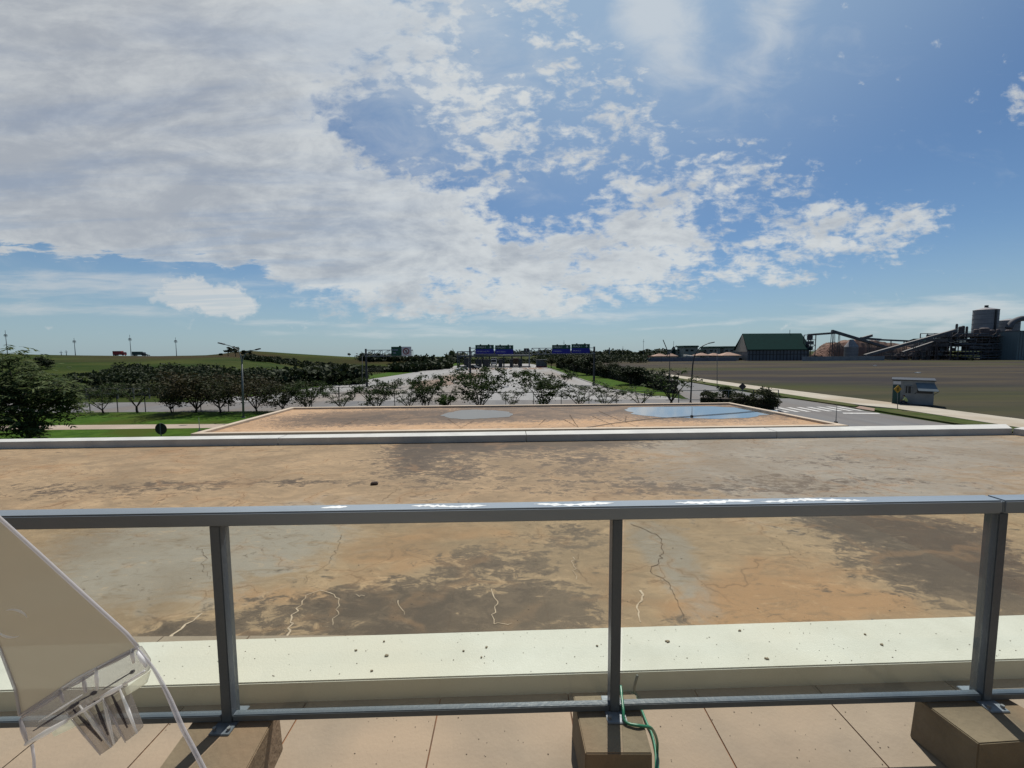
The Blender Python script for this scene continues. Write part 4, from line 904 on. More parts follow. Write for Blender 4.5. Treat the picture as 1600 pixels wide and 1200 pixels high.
scrub('woodland', 'far line of town trees on the horizon behind the single-post sign', ([(560, 561), (640, 561), (720, 561)], [(560, 564), (640, 566), (720, 568)]), 160, (5, 9), 4, m_leafD, 5, 20)
def band(name, lab, x0, x1, Y0, Y1, h, n, ls, lmat, seed, per=44):
    rg = random.Random(seed); pts = []
    for i in range(n):
        Y = rg.uniform(Y0, Y1); px = rg.uniform(x0, x1); x = (px-800)/F*Y; h_ = rg.uniform(*h)
        g0 = Vector((x, Y, tz(x, Y)))
        for k in range(per):
            d = Vector((rg.gauss(0, 1), rg.gauss(0, 1), rg.gauss(0, 1))).normalized()*(rg.random()**.4)
            pts.append(g0+Vector((d.x*h_*.9, d.y*h_, h_*.45+d.z*h_*.5)))
    return tag(leaf_obj(name, pts, ls, lmat, None, seed, .7), lab, 'woodland', None, 'stuff')
band('woodland', 'dark wood behind the median trees and the highway signs', 838, 1010, 215, 300, (3, 5.4), 330, .95, m_leafD, 7)
band('woodland', 'low dark wood behind the tan-roofed houses', 1000, 1160, 330, 380, (3.5, 6), 170, 1.8, m_leafD, 8)
band('woodland', 'far tree line beyond the toll plaza and town', 600, 1100, 620, 700, (6, 11), 240, 3.5, m_leafD, 9)
band('woodland', 'dark low trees closing the road behind the toll lanes', 700, 842, 222, 245, (2.2, 3.4), 120, .8, m_leafD, 17)
# eucalyptus clump on the ridge
for px, top, wd, lab in ((357, 540, 13, 'leftmost tall tree of the ridge clump, a flat wind-swept top'), (368, 539, 16, 'broadest tall tree of the clump on the far ridge'), (381, 546, 9, 'slim tree in the middle of the ridge clump'), (390, 545, 8, 'narrow pointed tree right of centre in the ridge clump'), (345, 552, 5, 'tiny lone tree left of the ridge clump')):
    Y = 318.; c = PY(px, 560, Y); z0 = tz(c.x, Y); hh = PY(px, top, Y).z-z0
    o = crown_tree('ridge_tree', lab, 'tree', px, hh, wd/F*Y*.5, m_leafD, 420, 1.1, .3, group='tall trees on the far left ridge'); o.location = (c.x, Y, z0)
for px, lab in ((546, 'tiny lone tree on the crest of the far green hill'),):
    Y = 515.; c = PY(px, 556, Y); z0 = tz(c.x, Y); o = crown_tree('hill_tree', lab, 'tree', 5, 5, 2, m_leafD, 200, 1.2, .3); o.location = (c.x, Y, z0)
for px, top, wd, Y, lab in ((1002, 545, 13, 300, 'round tree rising above the far wood, left of the crossed-arm pole'), (1100, 556, 10, 250, 'small dark tree behind the low grey wall')):
    c = PY(px, 560, Y); o = crown_tree('far_tree', lab, 'tree', px, PY(px, top, Y).z, wd/F*Y*.5, m_leafD, 500, 1.0, .25); o.location = (c.x, Y, 0)
# ---------------------------------------------------------------- masts on the ridge
def mastp(px, top, lab, arms=True, Y=325.):
    c = PY(px, 556, Y); z0 = tz(c.x, Y); tp = PY(px, top, Y).z; t = thing('lighting_mast', lab, 'mast', (c.x, Y, z0), 'tall lighting masts on the left ridge')
    b = Vector((c.x, Y, z0-.5)); MB().tube([b, Vector((c.x, Y, tp))], [.28, .10], 6).build('pole', m_mast, t)
    h_ = MB(); z_ = tp-(tp-z0)*.24
    if arms: h_.cyl((c.x, Y, z_), 1.1, .35, 10); h_.box((c.x, Y, z_+.9), (1.2, 1.2, .6))
    h_.box((c.x, Y, z_-.6), (2.4, .25, .25)); h_.build('lamp_ring', m_mast, t)
m_mast = mat('mast_grey', (.16, .17, .18), (.12, .13, .14), 3, .6)
mastp(12, 516, 'lighting mast farthest left, rising behind the tropical tree'); mastp(118, 528, 'shorter lighting mast left of the red truck on the ridge'); mastp(205, 523, 'lighting mast between the red and the green lorry on the ridge'); mastp(276, 527, 'lighting mast farthest right on the ridge')
mastp(96, 548, 'tiny far mast, the lefthand one of a close pair', False, 326.); mastp(104, 547, 'tiny far mast, the righthand one of a close pair', False, 326.)
# ---------------------------------------------------------------- vehicles
m_tyre = mat('tyre', (.02, .02, .02), (.03, .03, .03), 5, .9); m_glassd = mat('vehicle_glass', (.02, .025, .03), (.03, .035, .04), 2, .25, spec=.3)
m_red = mat('red_paint', (.38, .03, .025), (.30, .03, .03), 2, .5); m_grnp = mat('green_tarp', (.06, .11, .09), (.05, .09, .08), 2, .7); m_whitep = mat('white_paint', (.66, .66, .64), (.55, .55, .54), 2, .4); m_silver = mat('silver_paint', (.42, .43, .44), (.36, .37, .38), 2, .35, metal=.3)
m_blackp = mat('black_paint', (.025, .027, .03), (.04, .04, .045), 2, .35); m_brown = mat('brown_load', (.12, .085, .06), (.09, .065, .05), 2, .8)
def wheels(t, xs, w, r=.5, wid=.25):
    for x in xs:
        for s in (-1, 1):
            MB().tube([Vector((x, s*w/2-s*wid, r)), Vector((x, s*w/2, r))], r, 12).build('wheel', m_tyre, t)
def lorry(loc, rz, L_, h, boxm, cabm, lab, group=None):
    t = thing('lorry', lab, 'lorry', (0, 0, 0), group); w = 2.5
    MB().box((-1.0, 0, .95+h/2), (L_-2.6, w, h)).build('cargo_box', boxm, t, bevel=.05)
    MB().prism([(L_/2-2.1, -w/2, .6), (L_/2, -w/2, .6), (L_/2, -w/2, 1.9), (L_/2-.25, -w/2, 2.9), (L_/2-2.1, -w/2, 2.9)], (0, w, 0)).build('cab', cabm, t, bevel=.05)
    MB().prism([(L_/2+.01, -w*.44, 1.75), (L_/2-.2, -w*.44, 2.65), (L_/2-.17, -w*.44, 2.7), (L_/2+.05, -w*.44, 1.75)], (0, w*.88, 0)).build('windscreen', m_glassd, t)
    MB().box((-.3, 0, .75), (L_-1, 1.0, .3)).build('chassis', m_blackp, t); wheels(t, (-L_/2+1.0, -L_/2+2.2, L_/2-1.0), w)
    for s in (-1, 1): MB().box((L_/2+.03, s*.85, .95), (.08, .4, .2)).build('headlight', m_silver, t)
    t.location = loc; t.rotation_euler = (0, 0, rz); return t
def carv(loc, rz, m, lab, pickup=False, group=None):
    t = thing('car', lab, 'car', (0, 0, 0), group)
    body = [(-2.2, .35), (-2.25, .9), (-2.1, 1.0), (-1.3, 1.05), (1.0, 1.0), (2.0, .85), (2.25, .65), (2.25, .35)]
    roof = [(-1.9, 1.0), (-1.45, 1.5), (.2, 1.55), (1.0, 1.0)] if not pickup else [(-.5, 1.0), (-.4, 1.6), (.5, 1.6), (1.1, 1.0)]
    MB().prism([(x, -.88, z) for x, z in body], (0, 1.76, 0)).build('body', m, t, bevel=.06)
    MB().prism([(x, -.76, z) for x, z in roof], (0, 1.52, 0)).build('cabin', m_glassd, t, bevel=.05)
    rt = MB(); xs_ = [p for p in roof if p[1] > 1.4]; rt.box(((xs_[0][0]+xs_[1][0])/2, 0, max(p[1] for p in roof)+.02), (xs_[1][0]-xs_[0][0], 1.4, .06)); rt.build('roof', m, t, bevel=.02)
    wheels(t, (-1.4, 1.4), 1.76, .34, .2)
    for s in (-1, 1): MB().box((2.24, s*.6, .68), (.06, .35, .14)).build('headlight', m_silver, t)
    t.location = loc; t.rotation_euler = (0, 0, rz); return t
def onridge(px, Y=327.): c = PY(px, 556, Y); return Vector((c.x, Y, tz(c.x, Y)))
lorry(onridge(187), .05, 9, 2.8, m_red, m_red, 'red box lorry parked on the left ridge skyline'); lorry(onridge(217), .1, 9, 2.5, m_grnp, m_blackp, 'grey-green lorry on the skyline right of the red one'); carv(onridge(229), 0, m_blackp, 'dark car right of the grey-green lorry on the ridge')
carv(G(722, 579), R(-125), m_whitep, 'pale car stopped left of the toll lanes'); carv(G(741, 577), R(-40), m_blackp, 'dark car just right of the left signs\' mast')
lorry(G(772, 571), R(-90), 9, 2.6, m_blackp, m_whitep, 'white-fronted lorry facing the camera at the toll plaza'); lorry(G(806, 571), R(90), 10, 2.5, m_brown, m_blackp, 'brown lorry seen from behind in the right toll lane')
lorry(G(1019, 563.5), R(178), 7.5, 2.0, m_blackp, m_red, 'dark lorry at the left end of the low grey wall'); carv(G(1146, 562.5), R(170), m_whitep, 'white pickup parked before the tan roofed pavilion', True); carv(G(1157, 563), R(10), m_blackp, 'dark car parked beside the white pickup')
lorry(G(1221, 559.5), R(5), 11, 1.6, m_whitep, m_whitep, 'white coach parked in front of the green warehouse')
# ---------------------------------------------------------------- signs over the highway
m_sgreen = mat('sign_green', (.006, .055, .032), (.008, .065, .038), 1, .5); m_sblue = mat('sign_blue', (.008, .010, .20), (.010, .013, .24), 1, .5); m_swhite = mat('sign_white', (.62, .62, .62), (.5, .5, .52), 1, .6); m_sred = mat('sign_red', (.22, .01, .02), (.2, .01, .02), 1, .6)
def truss(mb, a, b_, s, n, w=.10):
    a, b_ = Vector(a), Vector(b_); o = [Vector((0, -s/2, 0)), Vector((0, s/2, 0)), Vector((0, -s/2, s)), Vector((0, s/2, s))]
    for q_ in o: mb.beam(a+q_, b_+q_, w, w)
    for i in range(n):
        p, q2 = a.lerp(b_, i/n), a.lerp(b_, (i+1)/n)
        for k in (0, 1): mb.beam(p+o[k], q2+o[k+2], w*.7, w*.7); mb.beam(q2+o[k], q2+o[k+2], w*.7, w*.7)
        mb.beam(p+o[2], q2+o[3], w*.6, w*.6)
def sign_face(t, x, y, z, w, h, l1, l2):
    MB().box((x, y, z+h*.77), (w, .08, h*.46)).build('upper_panel', m_sgreen, t); MB().box((x, y, z+h*.27), (w, .08, h*.54)).build('lower_panel', m_sblue, t)
    b = (Vector(t['_base'])); a_ = textmesh('lettering', l1, h*.26, m_swhite, t, Vector((x-w*.42, y-.06, z+h*.66))-b); textmesh('lettering', l2, h*.20, m_sl2, t, Vector((x-w*.42, y-.06, z+h*.20))-b)
    c = Vector((x+w*.32, y-.06, z+h*.77)); s_ = h*.14
    MB().prism([c+Vector((-s_*.35, 0, s_)), c+Vector((s_*.35, 0, s_)), c+Vector((s_*.35, 0, -.1*s_)), c+Vector((s_, 0, -.1*s_)), c+Vector((0, 0, -s_)), c+Vector((-s_, 0, -.1*s_)), c+Vector((-s_*.35, 0, -.1*s_))], (0, .03, 0)).build('arrow', m_swhite, t)
    for k in (-.22, .22): MB().box((x+k*w, y-.05, z+h+.07), (.25, .3, .14)).build('sign_lamp', m_dark, t)
m_sl2 = mat('sign_letter_blue', (.45, .45, .62), (.4, .4, .58), 1, .6)
def gantry(px, by, top, x_to, signs, lab, post=.42):
    g = G(px, by); Y = g.y; t = thing('sign_gantry', lab, 'road sign', g); tp = PY(px, top, Y).z
    pm = MB(); pm.tube([g-Vector((0, 0, .2)), Vector((g.x, Y, tp))], [post/2, post*.42], 10); pm.cyl((g.x, Y, 0), post*.9, .12, 10); pm.build('post', m_dark, t)
    xt = PY(x_to, 550, Y).x; tr = MB(); sg = 1 if xt > g.x else -1
    truss(tr, (g.x, Y, tp-1.35), (xt, Y, tp-1.35), 1.1, int(abs(xt-g.x)/1.3), .10); tr.build('truss', m_steel, t)
    return t, Y, tp
t, Y, tp = gantry(735, 602, 542, 801, None, 'left cantilever sign mast carrying two green and blue lane signs')
for x0, x1, y1, y0, a, c in ((743.5, 771.8, 539, 552.8, 'PRAÇA 6', 'INTERLIGAÇÃO'), (774, 802, 539.5, 553.2, 'PRAÇA 5', 'RETORNO 1')):
    p, q_ = PY(x0, y0, Y), PY(x1, y1, Y); sign_face(t, (p.x+q_.x)/2, Y-.75, p.z, q_.x-p.x, q_.z-p.z, a, c)
t, Y, tp = gantry(928, 600, 541.5, 831, None, 'right cantilever sign mast with a long truss and two green and blue lane signs')
for x0, x1, y1, y0, a, c in ((862, 890.5, 539, 552.4, 'PRAÇA 3', 'MARGINAL'), (892, 920.5, 537.6, 551.7, 'PRAÇA 1', 'BALANÇA'),):
    p, q_ = PY(x0, y0, Y), PY(x1, y1, Y); sign_face(t, (p.x+q_.x)/2, Y-.75, p.z, q_.x-p.x, q_.z-p.z, a, c)
t, Y, tp = gantry(573.5, 604, 545, 644, None, 'single-post cantilever sign left of the highway, half green and half white')
p, q_, r2 = PY(613.5, 556, Y), PY(629, 541.8, Y), PY(644, 542, Y)
yy = Y-.75
MB().box(((p.x+q_.x)/2, yy, (p.z+q_.z)/2), (q_.x-p.x, .08, q_.z-p.z)).build('green_panel', m_sgreen, t)
MB().box(((q_.x+r2.x)/2+.01, yy, (p.z+q_.z)/2), (r2.x-q_.x, .08, q_.z-p.z)).build('white_panel', m_swhite, t)
rc = Vector(((q_.x+r2.x)/2-.05, yy-.07, (p.z+q_.z)/2)); rr_ = (q_.z-p.z)*.31
MB().tube([rc+Vector((rr_*math.cos(a*math.pi/14), 0, rr_*math.sin(a*math.pi/14))) for a in range(29)], .075, 6).beam(rc+Vector((-rr_*.7, 0, rr_*.7)), rc+Vector((rr_*.7, 0, -rr_*.7)), .12, .04).build('prohibition_ring', m_sred, t)
MB().prism([rc+Vector((x*rr_, .02, z*rr_)) for x, z in ((-.12, -.6), (.12, -.6), (.12, .1), (.32, .1), (0, .6), (-.32, .1), (-.12, .1))], (0, .02, 0)).build('symbol', m_blackp, t)
b0 = Vector(t['_base']); gh = q_.z-p.z
textmesh('lettering', 'TODAS', gh*.2, m_sl2, t, Vector((p.x+.15, yy-.06, p.z+gh*.58))-b0); textmesh('lettering', 'VIA', gh*.2, m_sl2, t, Vector((p.x+.35, yy-.06, p.z+gh*.25))-b0)
MB().box((q_.x-.25, yy-.1, q_.z+.08), (.3, .3, .16)).build('sign_lamp', m_dark, t)
# farther mast with the black arrow board
g = G(827, 574); t = thing('sign_mast', 'slim grey mast at the toll plaza end with a small black arrow board', 'road sign', g); Y = g.y; tp = PY(827, 546, Y).z
MB().tube([g, Vector((g.x, Y, tp))], [.28, .2], 8).build('post', m_steel, t); p, q_ = PY(818.5, 549.8, Y), PY(826.5, 544.2, Y)
MB().box(((p.x+q_.x)/2, Y-.3, (p.z+q_.z)/2), (q_.x-p.x, .1, q_.z-p.z)).build('board', m_blackp, t)
MB().box(((p.x+q_.x)/2, Y-.38, (p.z+q_.z)/2), (.18, .04, .9)).build('arrow', m_swhite, t)
tr = MB(); a_ = PY(786, 553, Y); truss(tr, (a_.x, Y, a_.z-.2), (g.x, Y, a_.z-.2), .9, 8, .14); tr.build('truss', m_steel, t)
# ---------------------------------------------------------------- toll plaza
def toll():
    Y = 168.; base = Vector((PY(760, 570, Y).x, Y, 0)); t = thing('toll_plaza', 'toll plaza canopy across the highway on grey pillars', 'toll plaza', base)
    m_can = mat('canopy_grey', (.13, .14, .14), (.10, .11, .11), 1, .7); m_fas = mat('canopy_fascia', (.16, .17, .17), (.12, .13, .13), 1, .7)
    x0, x1 = PY(716, 555, Y).x, PY(832, 555, Y).x; zt, zb_ = PY(760, 555, Y).z+.0, PY(760, 557.5, Y).z
    MB().hexa([(x0, Y, zb_), (x1, Y, zb_), (x1, Y+14, zb_), (x0, Y+14, zb_)], [(x0, Y, zt), (x1, Y, zt), (x1, Y+14, zt), (x0, Y+14, zt)]).build('canopy', m_can, t, bevel=.1)
    fx = PY(740, 552, Y); MB().hexa([(fx.x, Y-.5, zt-.3), (x1-14, Y-.5, zt-.3), (x1-14, Y-.1, zt-.3), (fx.x, Y-.1, zt-.3)], [(fx.x, Y-.5, zt+.5), (x1-14, Y-.5, zt+.5), (x1-14, Y-.1, zt+.5), (fx.x, Y-.1, zt+.5)]).build('fascia', m_fas, t)
    tw0, tw1 = PY(715, 549.5, Y).x, PY(736, 549.5, Y).x; z1_ = PY(716, 549.6, Y).z
    fr = MB()
    for z_ in (zb_+.2, z1_): fr.beam((tw0, Y-1, z_), (tw1+6, Y-1, z_), .35, .35)
    for k in range(9): x = tw0+(tw1+6-tw0)*k/8; fr.beam((x, Y-1, zb_-.5), (x, Y-1, z1_), .25, .25)
    fr.beam((tw0, Y-1, 0), (tw0, Y-1, z1_), .4, .4); fr.build('roof_frame', m_can, t)
    for px in (716, 754, 764, 787, 800, 815): x = PY(px, 560, Y).x; MB().box((x, Y+3, zb_/2), (.55, .55, zb_)).build('pillar', m_fas, t)
toll()
booth_w = [(729, 558, 7), (748, 560, 9), (760, 560.5, 8), (782, 560, 6), (799, 560, 5), (812.5, 559.5, 4)]
tb0 = None
for i, (px, top, w) in enumerate(booth_w):
    Y = 165.; c = PY(px, 565, Y); hh = PY(px, top, Y).z; ww = w/F*Y
    lab = ['wide dark toll booth behind the silver car', 'dark toll booth beside the pale pillar', 'dark toll booth left of the white-fronted lorry', 'dark toll booth right of the white-fronted lorry', 'narrow dark toll booth left of the brown lorry', 'narrow dark toll booth right of the brown lorry'][i]
    t = thing('toll_booth', lab, 'toll booth', (0, 0, 0), 'toll booths under the plaza canopy')
    MB().box((0, 0, hh*.45), (ww, 3, hh*.8)).build('cabin', m_dark, t, bevel=.05); MB().box((0, 0, hh*.88), (ww*1.15, 3.4, .2)).build('roof', m_blackp, t)
    MB().box((0, -1.52, hh*.6), (ww*.7, .06, hh*.3)).build('window', m_glassd, t); MB().box((0, 0, .1), (ww*1.3, 9, .2)).build('island', m_kerb, t)
    t.location = (c.x, Y, 0)
# shelter by the verge at the plaza end
g = G(846, 574); t = thing('kiosk', 'dark red-footed kiosk at the end of the median grass', 'kiosk', g)
MB().box(g+Vector((0, 0, 1.6)), (4.2, 3, 2.6)).build('wall', mat('kiosk_grey', (.10, .11, .12), (.07, .08, .09), 1, .8), t); MB().box(g+Vector((0, 0, 3.0)), (4.6, 3.4, .2)).build('roof', m_dark, t); MB().box(g+Vector((0, -.1, .2)), (4.4, 3.1, .35)).build('plinth', m_red, t)
# ---------------------------------------------------------------- street lamps and poles
def pipe(name, pts, r, m, t): o = MB().tube(pts, r, 8).build(name, m, t, smooth=True); return o
g = G(380.5, 653); Y = g.y; t = thing('street_lamp', 'pale two-armed street lamp among the brown trees on the left', 'street lamp', g)
m_lampp = mat('lamp_post', (.20, .21, .21), (.15, .16, .16), 4, .55, metal=.2)
jz = PY(378, 568, Y); pipe('pole', [g, jz], [.10, .065], m_lampp, t); MB().cyl(g, .16, .1, 12).build('base', m_lampp, t)
for arc in ([(378, 568), (376, 556), (371, 547), (361, 541), (350, 538)], [(378.5, 568), (379.5, 561), (384, 553), (391, 548.5), (398, 546.8)]):
    a_ = smooth_curve([PY(x, y, Y) for x, y in arc], 5); ar = pipe('arm', a_, [.05-.02*i/len(a_) for i in range(len(a_))], m_lampp, t)
    e_ = a_[-1]; h_ = MB().beam(e_+Vector((.05, 0, 0)), e_+(a_[-1]-a_[-6]).normalized()*.55, .26, .10).build('lamp_head', m_dark, None, bevel=.02); h_.parent = ar
g = G(1079, 629); Y = g.y; t = thing('street_lamp', 'single-arm street lamp curving right, beyond the blue pool', 'street lamp', g)
a_ = smooth_curve([g, PY(1081, 590, Y), PY(1083, 566, Y), PY(1087, 552, Y), PY(1096, 542, Y), PY(1107, 536.5, Y)], 6); pipe('pole', a_, [.10-.06*i/len(a_) for i in range(len(a_))], m_dark, t)
MB().beam(a_[-1], PY(1116, 534.6, Y), .28, .10).build('lamp_head', m_dark, t, bevel=.02); MB().cyl(g, .16, .1, 12).build('base', m_dark, t)
g = G(1046, 620); Y = g.y; t = thing('crossed_arm_pole', 'thin dark pole topped with two straight crossed arms, left of the single-arm lamp', 'pole', g)
pipe('pole', [g, PY(1046.5, 552, Y)], [.07, .04], m_dark, t); cr_ = MB()
for a, b_ in (((1036, 531), (1045.5, 554)), ((1057, 540), (1041, 557)), ((1035, 544), (1047, 549))): cr_.beam(PY(*a, Y), PY(*b_, Y), .10, .08)
cr_.build('arm', m_dark, t)
for px, by, top, lab in ((1120.5, 606, 546, 'thin straight pole beside the service road, right of the single-arm lamp'), (566, 606, 556, 'thin lamp pole bending toward the left sign mast')):
    g = G(px, by); Y = g.y; t = thing('slim_pole', lab, 'pole', g); pipe('pole', [g, PY(px, top, Y)], [.06, .04], m_lampp, t)
    if px < 600: pipe('arm', smooth_curve([PY(566, 556, Y), PY(568, 553, Y), PY(573, 551.5, Y)], 4), .04, m_lampp, t)
    else: MB().box(PY(px, top, Y), (.12, .12, .3)).build('cap', m_lampp, t)
# signs at ground level
def sign_on_pole(px, py_c, rpx, base_py, shape, front, back, lab, Y=None, sym=None):
    g = G(px, base_py); Y = g.y; c = PY(px, py_c, Y); r_ = rpx/F*Y; t = thing('road_sign', lab, 'road sign', g)
    pipe('pole', [g, c+Vector((0, .03, r_*.6))], .03, m_lampp, t)
    n = 24 if shape == 'disc' else 4; pts = [c+Vector((r_*math.cos(2*math.pi*k/n), -.04, r_*math.sin(2*math.pi*k/n))) for k in range(n)]
    MB().prism(pts, (0, .03, 0)).build('panel', front, t)
    if sym: sym(c, r_, t)
    return t, c, r_
t, c, r_ = sign_on_pole(252, 670, 9.2, 693, 'disc', m_blackp, None, 'back of a round black road sign on the left grass')
MB().box(c+Vector((0, -.07, 0)), (.06, .05, r_*2.0)).build('bracket', m_lampp, t)
sign_on_pole(1160, 604, 6, 619, 'dia', m_blackp, None, 'back of a black diamond road sign beside the service road')
m_yel = mat('sign_yellow', (.48, .27, .02), (.40, .22, .02), 2, .6)
def ped(c, r_, t):
    b = MB(); f = Vector((0, -.05, 0))
    b.prism([c+f+Vector((r_*.10*math.cos(k*math.pi/5), 0, r_*.42+r_*.10*math.sin(k*math.pi/5))) for k in range(10)], (0, .006, 0))
    for p, q_ in (((0, .30), (0, -.05)), ((0, .25), (.25, .05)), ((0, .25), (-.22, .08)), ((0, -.05), (.22, -.45)), ((0, -.05), (-.2, -.45))): b.beam(c+f+Vector((p[0]*r_, 0, p[1]*r_)), c+f+Vector((q_[0]*r_, 0, q_[1]*r_)), r_*.13, .01)
    b.build('walking_figure', m_blackp, t)
sign_on_pole(1402.5, 608, 6.3, 641.5, 'dia', m_yel, None, 'yellow diamond pedestrian sign in front of the grey booth', sym=ped)
# ---------------------------------------------------------------- booth and seated worker
def booth():
    A = G(1393, 632); vd = Vector((A.x, A.y, 0)).normalized(); B = A+Vector((vd.y, -vd.x, 0))*3.3; ax = (B-A).normalized(); Lb = (B-A).length; n = Vector((-ax.y, ax.x, 0)); D = 2.4
    h = PY(1393, 594, A.y).z; ang = math.atan2(ax.y, ax.x)
    t = thing('site_booth', 'grey corrugated metal booth with a raised flap awning and green door', 'booth', A)
    mw = mat('booth_metal', (.235, .25, .255), (.19, .205, .215), 1.2, .6, c3=(.21, .225, .235), spec=.4); mg = mat('door_green', (.02, .07, .06), (.015, .055, .05), 2, .6); mf = mat('flap_blue_grey', (.12, .165, .20), (.10, .14, .17), 2, .5)
    w = MB(); up_ = Vector((0, 0, 1))
    nrib = 34
    w.hexa([A+up_*.18, B+up_*.18, B+n*D+up_*.18, A+n*D+up_*.18], [A+up_*h, B+up_*h, B+n*D+up_*h, A+n*D+up_*h])
    for k in range(nrib):
        s = (k+.5)/nrib*Lb
        if s < .75 or .95 < s < 1.6 or s > 1.75: continue
        c = A+ax*s-n*.012; w.box(c+up_*(.18+h)/2, (.05, .025, h-.3), ang)
    w.build('wall', mw, t)
    r_ = MB(); r_.hexa([A-ax*.1-n*.12+up_*h, B+ax*.1-n*.12+up_*h, B+ax*.1+n*(D+.1)+up_*h, A-ax*.1+n*(D+.1)+up_*h], [A-ax*.1-n*.12+up_*(h+.1), B+ax*.1-n*.12+up_*(h+.1), B+ax*.1+n*(D+.1)+up_*(h+.22), A-ax*.1+n*(D+.1)+up_*(h+.22)]); r_.build('roof', m_dark, t)
    MB().hexa([A-n*.1, B-n*.1, B+n*D, A+n*D], [A-n*.1+up_*.18, B-n*.1+up_*.18, B+n*D+up_*.18, A+n*D+up_*.18]).build('skid_base', m_dark, t)
    dr = MB().box(A+ax*.34-n*.03+up_*(.2+(h-.75)/2), (.60, .05, h-.75), ang).build('door', mg, t)
    MB().box(A+ax*.34-n*.04+up_*(h-.27), (.64, .05, .34), ang).build('header_panel', m_swhite, t)
    wn = MB().box(A+ax*1.28-n*.03+up_*(h-1.0), (.46, .06, .8), ang).build('window', m_glassd, t)
    f_ = MB()
    for s in (-.24, -.04, .24): f_.box(A+ax*(1.28+s)-n*.06+up_*(h-1.0), (.05, .05, .85), ang)
    for z_ in (-.42, .42): f_.box(A+ax*1.28-n*.06+up_*(h-1.0+z_), (.53, .05, .05), ang)
    ff = f_.build('frame', mw, None); ff.parent = wn
    a0, a1 = A+ax*1.82+up_*(h-.22)-n*.03, B-ax*.02+up_*(h-.22)-n*.03; o_ = -n*.75-up_*.80; a2, a3 = a1+o_+ax*.35, a0+o_+ax*.25
    MB().hexa([a0-up_*.03, a1-up_*.03, a2-up_*.03, a3-up_*.03], [a0, a1, a2, a3]).build('awning_flap', mf, t)
    MB().box(A+ax*((1.9+Lb)/2)-n*.02+up_*(h-.85), (Lb-2.1, .04, 1.0), ang).build('serving_hatch', m_blackp, t)
    st = MB(); st.beam(a0-up_*1.2, a3, .04, .04); st.beam(a1-up_*1.2, a2, .04, .04); st.build('stay', m_dark, t)
    return A, B, ax, n
A_, B_, ax_, n_b = booth()
